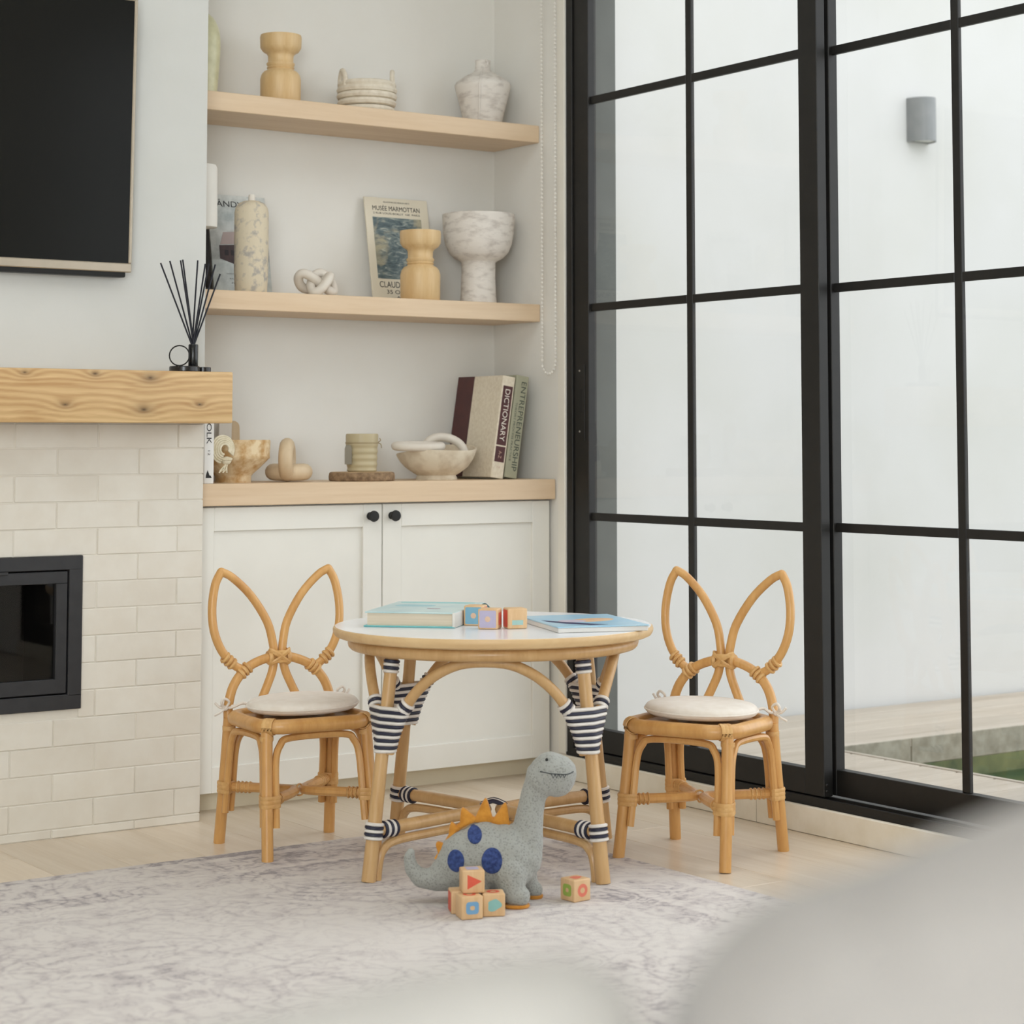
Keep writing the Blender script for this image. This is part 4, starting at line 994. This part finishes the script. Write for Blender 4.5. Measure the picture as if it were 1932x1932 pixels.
prism(b_ := B(), [(-.03+a, -.015+c) for a, c in oval(.03, .03, 20)], .0130, .01335, 'XY'); obj('cover_print', b_, mat('lilac_print', lin(212, 200, 214), None, .4), cv2, smooth=False)

# ------------------------------------------------------------------ alphabet blocks
PRN = {n: mat('print_'+n, lin(*c), None, .5, 60) for n, c in dict(red=(226, 96, 72), coral=(232, 128, 104), blue=(120, 168, 206), teal=(142, 192, 186), green=(158, 182, 84), lilac=(190, 182, 208), sky=(124, 176, 200), pale=(170, 206, 200), peach=(226, 192, 164)).items()}
BS = .0425
PROTO = {}
def face_m(f, s=BS):
    h_ = s/2; e = .00025
    M = {'front': front(0, -h_-e, h_), 'right': Matrix.Translation((h_+e, 0, h_)) @ Matrix.Rotation(PI/2, 4, 'Z') @ FRONT, 'left': Matrix.Translation((-h_-e, 0, h_)) @ Matrix.Rotation(-PI/2, 4, 'Z') @ FRONT, 'top': Matrix.Translation((0, 0, s+e))}
    return M[f]
def decal(parent, f, poly, m, hole=None, lift=0):
    M = face_m(f) @ Matrix.Translation((0, 0, lift)); b_ = B()
    vs = [b_.verts.new(M @ Vector((a, c, 0))) for a, c in poly]
    if hole:
        hs = [b_.verts.new(M @ Vector((a, c, 0))) for a, c in hole]
        n = len(vs)
        for i in range(n): b_.faces.new((vs[i], vs[(i+1) % n], hs[(i+1) % n], hs[i]))
    else: b_.faces.new(vs)
    o = obj('printed_shape', b_, m, parent, smooth=False); return o
def block(label, loc, rz, prints, group):
    t = thing('toy_block', label, 'block', loc, rz, group)
    if 'cube' not in PROTO:
        b_ = B(); box(b_, -BS/2, BS/2, -BS/2, BS/2, 0, BS, .0028, 3); PROTO['cube'] = obj('cube_body', b_, BLOCKW, t)
    else:
        c = PROTO['cube'].copy(); COL.objects.link(c); c.parent = t
    for f, kind, col in prints:
        m = PRN[col]; q = .0145
        if kind == 'panel': decal(t, f, rpoly(.036, .036, .003), m)
        elif kind == 'ring': decal(t, f, [(a, c) for a, c in oval(.0125, .0125, 24)], m, [(a, c) for a, c in oval(.0058, .0055, 24)])
        elif kind == 'squarering': decal(t, f, rpoly(.025, .023, .006), m, rpoly(.009, .008, .003))
        elif kind == 'dot': decal(t, f, [(a, c) for a, c in oval(.006, .006, 18)], m, None, .0003)
        elif kind == 'tri': decal(t, f, [(-.0125, .013), (.015, 0), (-.0125, -.0135), (-.0085, 0)] if False else [(-.012, .0135), (.0155, .0005), (-.012, -.0135)], m)
        elif kind == 'blob': decal(t, f, [(.013*math.cos(a)*(1+.18*math.cos(3*a)), .011*math.sin(a)*(1+.18*math.sin(2*a))) for a in [2*PI*j/24 for j in range(24)]], m)
        elif kind == 'bar': decal(t, f, [(-.012, -.013), (.012, -.013), (.012, -.003), (-.012, -.003)], m)
        elif kind == 'square': decal(t, f, rpoly(.024, .026, .002), m)
        else: text(t, 'lettering', kind, .018, .022, face_m(f), m)
    return t
GF, GT = 'wooden blocks on the rug', 'wooden blocks on the table'
cA, cB, cC, cR = math.radians(-17), math.radians(-28), math.radians(-33), math.radians(8)
zf = ZR+.0002
block('wooden block with blue ring shape, front left of the stack by the dinosaur', (2.176, 3.291, zf), cA, [('front', 'squarering', 'blue'), ('top', 'ring', 'red'), ('right', 'blob', 'green')], GF)
block('wooden block with teal blob shape, front right of the stack by the dinosaur', (2.2255, 3.285, zf), cB, [('front', 'blob', 'teal'), ('top', 'ring', 'red')], GF)
block('wooden block with red left side, behind the others of the stack', (2.1885, 3.3395, zf), math.radians(-24), [('left', 'panel', 'red'), ('front', 'dot', 'red')], GF)
block('wooden block with red triangle on top of the stack of blocks', (2.1935, 3.3085, zf+BS+.0006), math.radians(-24), [('front', 'tri', 'red'), ('top', 'square', 'lilac'), ('right', 'square', 'green')], GF)
block('lone wooden block with green and coral faces on the rug right of the dinosaur', (2.4265, 3.294, zf), math.radians(4), [('left', 'squarering', 'green'), ('front', 'ring', 'coral'), ('top', 'blob', 'coral')], GF)
zt = ZTOP+.0003
block('wooden block with blue face and pale round dot, next to the board book', (2.4755, 3.7205, zt), math.radians(-47), [('front', 'panel', 'sky'), ('front', 'dot', 'peach'), ('right', 'panel', 'coral')], GT)
block('wooden block with lilac face, foremost of the three on the table', (2.452, 3.631, zt), math.radians(-47), [('front', 'panel', 'lilac'), ('front', 'dot', 'peach'), ('right', 'square', 'coral')], GT)
block('wooden block with red left side and aqua bar, beside the picture book', (2.5015, 3.609, zt), math.radians(-20), [('left', 'panel', 'red'), ('front', 'bar', 'pale')], GT)

# ------------------------------------------------------------------ plush dinosaur (head toward +X, camera side -Y)
PXM = .001052
def dp(px, py): return ((px-930)*PXM, (1695-py)*PXM)
b_ = B()
def chain(L_, thick=.85):
    for (p, q) in zip(L_, L_[1:]):
        d_ = math.hypot(p[0]-q[0], p[1]-q[1])*PXM; n = max(1, int(d_/(min(p[2], q[2])*PXM*.35)))
        for k in range(n+1):
            t = k/n; x_, y_, r_ = p[0]+(q[0]-p[0])*t, p[1]+(q[1]-p[1])*t, p[2]+(q[2]-p[2])*t
            th = (p[3] if len(p) > 3 else thick)*(1-t)+(q[3] if len(q) > 3 else thick)*t; v_ = ((p[4] if len(p) > 4 else 0)*(1-t)+(q[4] if len(q) > 4 else 0)*t)
            u_, w_ = dp(x_, y_); w_ -= v_*.216; ball(b_, (u_, v_, w_), r_*PXM, 1, th, 1, 2)
chain([(774, 1609, 8, 1), (771, 1620, 11, 1), (776, 1640, 14, 1), (793, 1657, 18, 1), (822, 1658, 23, 1), (850, 1643, 38, .9), (880, 1622, 57, .88), (912, 1617, 66, .88), (948, 1620, 65, .86), (972, 1616, 48, .9), (985, 1595, 36, .95), (990, 1567, 30, 1), (995, 1535, 26.5, 1), (1001, 1505, 25, 1), (1012, 1480, 28, 1)])
chain([(1020, 1474, 36, 1), (1032, 1464, 39, 1), (1046, 1467, 36.5, 1)])
chain([(1040, 1476, 34, 1), (1046, 1479, 31, 1)])
# near and far front legs with round feet, and the hind legs
chain([(956, 1645, 36, 1, -.030), (960, 1676, 26, 1, -.040), (966, 1686, 22, 1.0, -.044), (976, 1690, 20, 1, -.046)])
chain([(978, 1636, 30, 1, .020), (990, 1664, 19, 1, .034), (998, 1675, 17, 1, .036), (1004, 1678, 15, 1, .036)])
chain([(896, 1655, 30, 1, -.028), (900, 1680, 21, 1, -.036), (906, 1690, 17, 1, -.037)])
chain([(885, 1645, 28, 1, .034), (890, 1668, 19, 1, .046), (898, 1674, 15, 1, .05)])
me = bpy.data.meshes.new('plush_tmp'); b_.to_mesh(me); b_.free()
tmp = bpy.data.objects.new('plush_tmp', me); COL.objects.link(tmp)
md = tmp.modifiers.new('r', 'REMESH'); md.mode = 'VOXEL'; md.voxel_size = .0032
md = tmp.modifiers.new('s', 'SMOOTH'); md.iterations = 6; md.factor = .5
dg = bpy.context.evaluated_depsgraph_get(); dg.update()
body_me = bpy.data.meshes.new_from_object(tmp.evaluated_get(dg)); bpy.data.objects.remove(tmp)
body_me.name = 'plush_body'; body_me.shade_smooth(); body_me.materials.clear(); body_me.materials.append(KNIT)
zmin = min(v_.co.z for v_ in body_me.vertices)
DL = (2.286, 3.366)
dn = thing('plush_dinosaur', 'grey knitted plush dinosaur with orange spikes sitting in front of the table', 'plush toy', (DL[0], DL[1], ZR+.0062), math.radians(-35.4))
for v_ in body_me.vertices:
    if v_.co.z < .0: v_.co.z *= .2
bo = bpy.data.objects.new('body', body_me); COL.objects.link(bo); bo.parent = dn
bvh = BVHTree.FromPolygons([v_.co for v_ in body_me.vertices], [p.vertices for p in body_me.polygons])
def surf(u, w, off=.0006):
    h_, nrm, i, d_ = bvh.ray_cast(Vector((u, -.5, w)), Vector((0, 1, 0)))
    return (h_+nrm*off) if h_ else Vector((u, 0, w))
# blue knitted spots lifted off the surface
for (cx_, cy_, ra, rb_) in ((859, 1617, 15.5, 20), (893, 1572, 13.5, 14), (925, 1615, 19, 23.5)):
    b_ = B(); uc, wc = dp(cx_, cy_); rows = []
    cen = b_.verts.new(surf(uc, wc, .0022))
    prev = None
    for ir, fr_ in enumerate((.35, .7, .93, 1.0)):
        ring = [b_.verts.new(surf(uc+ra*PXM*fr_*math.cos(2*PI*j/32), wc+rb_*PXM*fr_*math.sin(2*PI*j/32), (.0022 if fr_ < .95 else .0002))) for j in range(32)]
        for j in range(32):
            if prev is None: b_.faces.new((cen, ring[j], ring[(j+1) % 32]))
            else: b_.faces.new((prev[j], ring[j], ring[(j+1) % 32], prev[(j+1) % 32]))
        prev = ring
    obj('spot', b_, BLUEKNIT, dn)
# felt ridge and spikes along the back
ridge = [(822, 1622), (833, 1606), (843, 1588), (855, 1570), (870, 1557), (890, 1549), (912, 1548), (935, 1551), (957, 1558)]
tube(b_ := B(), [(dp(*p)[0], 0, dp(*p)[1]-.0015) for p in ridge], .0062, 8, False, 4, ry=.005); obj('spine_strip', b_, FELT, dn)
for base, tip in ((((864, 1563), (897, 1549)), (869, 1528)), (((891, 1551), (926, 1551)), (912, 1511)), (((924, 1553), (957, 1560)), (949, 1519)), (((842, 1590), (862, 1565)), (848, 1555)), (((826, 1617), (840, 1594)), (821, 1592))):
    (ax_, ay_), (bx_, by_) = base; tx_, ty_ = tip
    pl_ = []
    A_, C_, T_ = Vector((ax_, ay_)), Vector((bx_, by_)), Vector((tx_, ty_))
    dirn = (C_-A_).normalized()
    ctl = [A_-(T_-A_)*.12, A_.lerp(T_, .5)-dirn*1.8, T_-dirn*4.2+(A_+C_-2*T_)*.06, T_-(A_+C_-2*T_)*.0, T_+dirn*4.2+(A_+C_-2*T_)*.06, C_.lerp(T_, .5)+dirn*1.8, C_-(T_-C_)*.12]
    for q in catmull([(v_.x, v_.y, 0) for v_ in ctl], False, 4): pl_.append(dp(q.x, q.y))
    b_ = B(); rows = []
    cu_, cw_ = sum(p[0] for p in pl_)/len(pl_), sum(p[1] for p in pl_)/len(pl_)
    for yy_, k_ in ((-.0070, .80), (-.0055, .94), (-.002, 1.0), (.002, 1.0), (.0055, .94), (.0070, .80)):
        rows.append([b_.verts.new((cu_+(p[0]-cu_)*k_, yy_, cw_+(p[1]-cw_)*k_)) for p in pl_])
    for A2, C2 in zip(rows, rows[1:]):
        for q in range(len(pl_)): b_.faces.new((A2[q], A2[(q+1) % len(pl_)], C2[(q+1) % len(pl_)], C2[q]))
    b_.faces.new(rows[0][::-1]); b_.faces.new(rows[-1]); obj('spike', b_, FELT, dn, ang=80)
# soles
for (cx_, v_, rx_) in ((969, -.045, .0265), (1001, .036, .0185), (902, -.037, .0225), (894, .05, .018)):
    b_ = B(); lathe(b_, [(0, -.0058), (rx_*.9, -.0058), (rx_, -.003), (rx_*.98, .001), (0, .002)], 28, (dp(cx_, 0)[0], v_, 0), sx=1.0, sy=.75); obj('sole', b_, FELT, dn)
# eye, mouth, teeth
EYE = mat('black_bead_eye', lin(16, 16, 18), None, .15)
b_ = B(); p = surf(*dp(1025.5, 1438), .0012); ball(b_, p, .0031); obj('eye', b_, EYE, dn)
THR = mat('dark_grey_thread', lin(62, 66, 70), None, .9)
mo = [dp(*q) for q in ((1013, 1458), (1022, 1459), (1034, 1461), (1047, 1462), (1060, 1463), (1068, 1462), (1074, 1460))]
tube(b_ := B(), [surf(u, w, .0006) for u, w in [(v_.x, v_.y) for v_ in catmull([(u, w, 0) for u, w in mo], False, 4)]], .0009, 6, False, 1); obj('mouth', b_, THR, dn)
b_ = B()
for x_ in (1037, 1043.5, 1050.5, 1057.5):
    tube(b_, [surf(*dp(x_-3.2, 1462), .0006), surf(*dp(x_, 1469), .0006), surf(*dp(x_+3.2, 1462.3), .0006)], .0008, 5, False, 1)
obj('teeth', b_, THR, dn)

# ------------------------------------------------------------------ sofa in the near foreground, seen over its back
SOFA = mat('beige_sofa_fabric', lin(157, 152, 148), lin(149, 144, 140), .9, 30, bmp=.3, bs=500, bd=.001, sheen=.2)
sf = thing('sofa', 'beige fabric sofa out of focus in the near right corner', 'sofa', (.55*math.sin(YAW), .55*math.cos(YAW), 0), -YAW)
b_ = B(); box(b_, -.55, 1.25, .02, .85, .12, .40, .04, 3); obj('base', b_, SOFA, sf)
b_ = B(); box(b_, -.55, 1.25, .08, .20, .30, .66, .05, 3); obj('back_frame', b_, SOFA, sf)
b_ = B(); box(b_, 1.07, 1.25, .10, .85, .30, .58, .05, 3); obj('arm', b_, SOFA, sf)
for x0, x1 in ((-.54, .30), (.31, 1.06)):
    b_ = B(); box(b_, x0, x1, .21, .84, .40, .47, .03, 3); obj('seat_cushion', b_, SOFA, sf)
for x_ in (-.5, 1.2):
    for y_ in (.1, .78):
        b_ = B(); lathe(b_, [(.02, ZR+.0005), (.026, .13), (0, .13)], 16, (x_, y_, 0)); obj('foot', b_, BLACK, sf)
def pillow(prof, yc, ht, z0=.40):
    b_ = B(); P = catmull([(u, z, 0) for u, z in prof], False, 6); rings = []
    n = 20; L_ = len(P)
    for i, p in enumerate(P):
        e = min(1.0, min(p.x-P[0].x, P[-1].x-p.x)/.05+.02); e = math.sqrt(max(0, 1-(1-e)**2))
        hh = (p.y-z0)/2; zc = z0+hh; t_ = ht*(.25+.75*e)
        rings.append([b_.verts.new((p.x, yc+t_*math.copysign(abs(math.cos(a))**.8, math.cos(a)), zc+hh*math.copysign(abs(math.sin(a))**.55, math.sin(a)))) for a in [2*PI*k/n for k in range(n)]])
    for A_, C_ in zip(rings, rings[1:]):
        for k in range(n): b_.faces.new((A_[k], A_[(k+1) % n], C_[(k+1) % n], C_[k]))
    b_.faces.new(rings[0][::-1]); b_.faces.new(rings[-1]); return b_
obj('back_pillow', pillow([(.030, .70), (.036, .742), (.060, .770), (.096, .783), (.120, .793), (.16, .806), (.24, .818), (.36, .824), (.45, .82), (.52, .78), (.53, .70)], .03, .07), SOFA, sf)
obj('back_pillow', pillow([(-.42, .66), (-.40, .70), (-.25, .725), (-.14, .729), (-.09, .737), (-.04, .750), (0, .757), (.018, .754), (.028, .74), (.034, .68)], .03, .07), mat('pale_sofa_fabric', lin(186, 182, 177), lin(178, 174, 169), .9, 30, bmp=.3, bs=500, bd=.001, sheen=.2), sf)
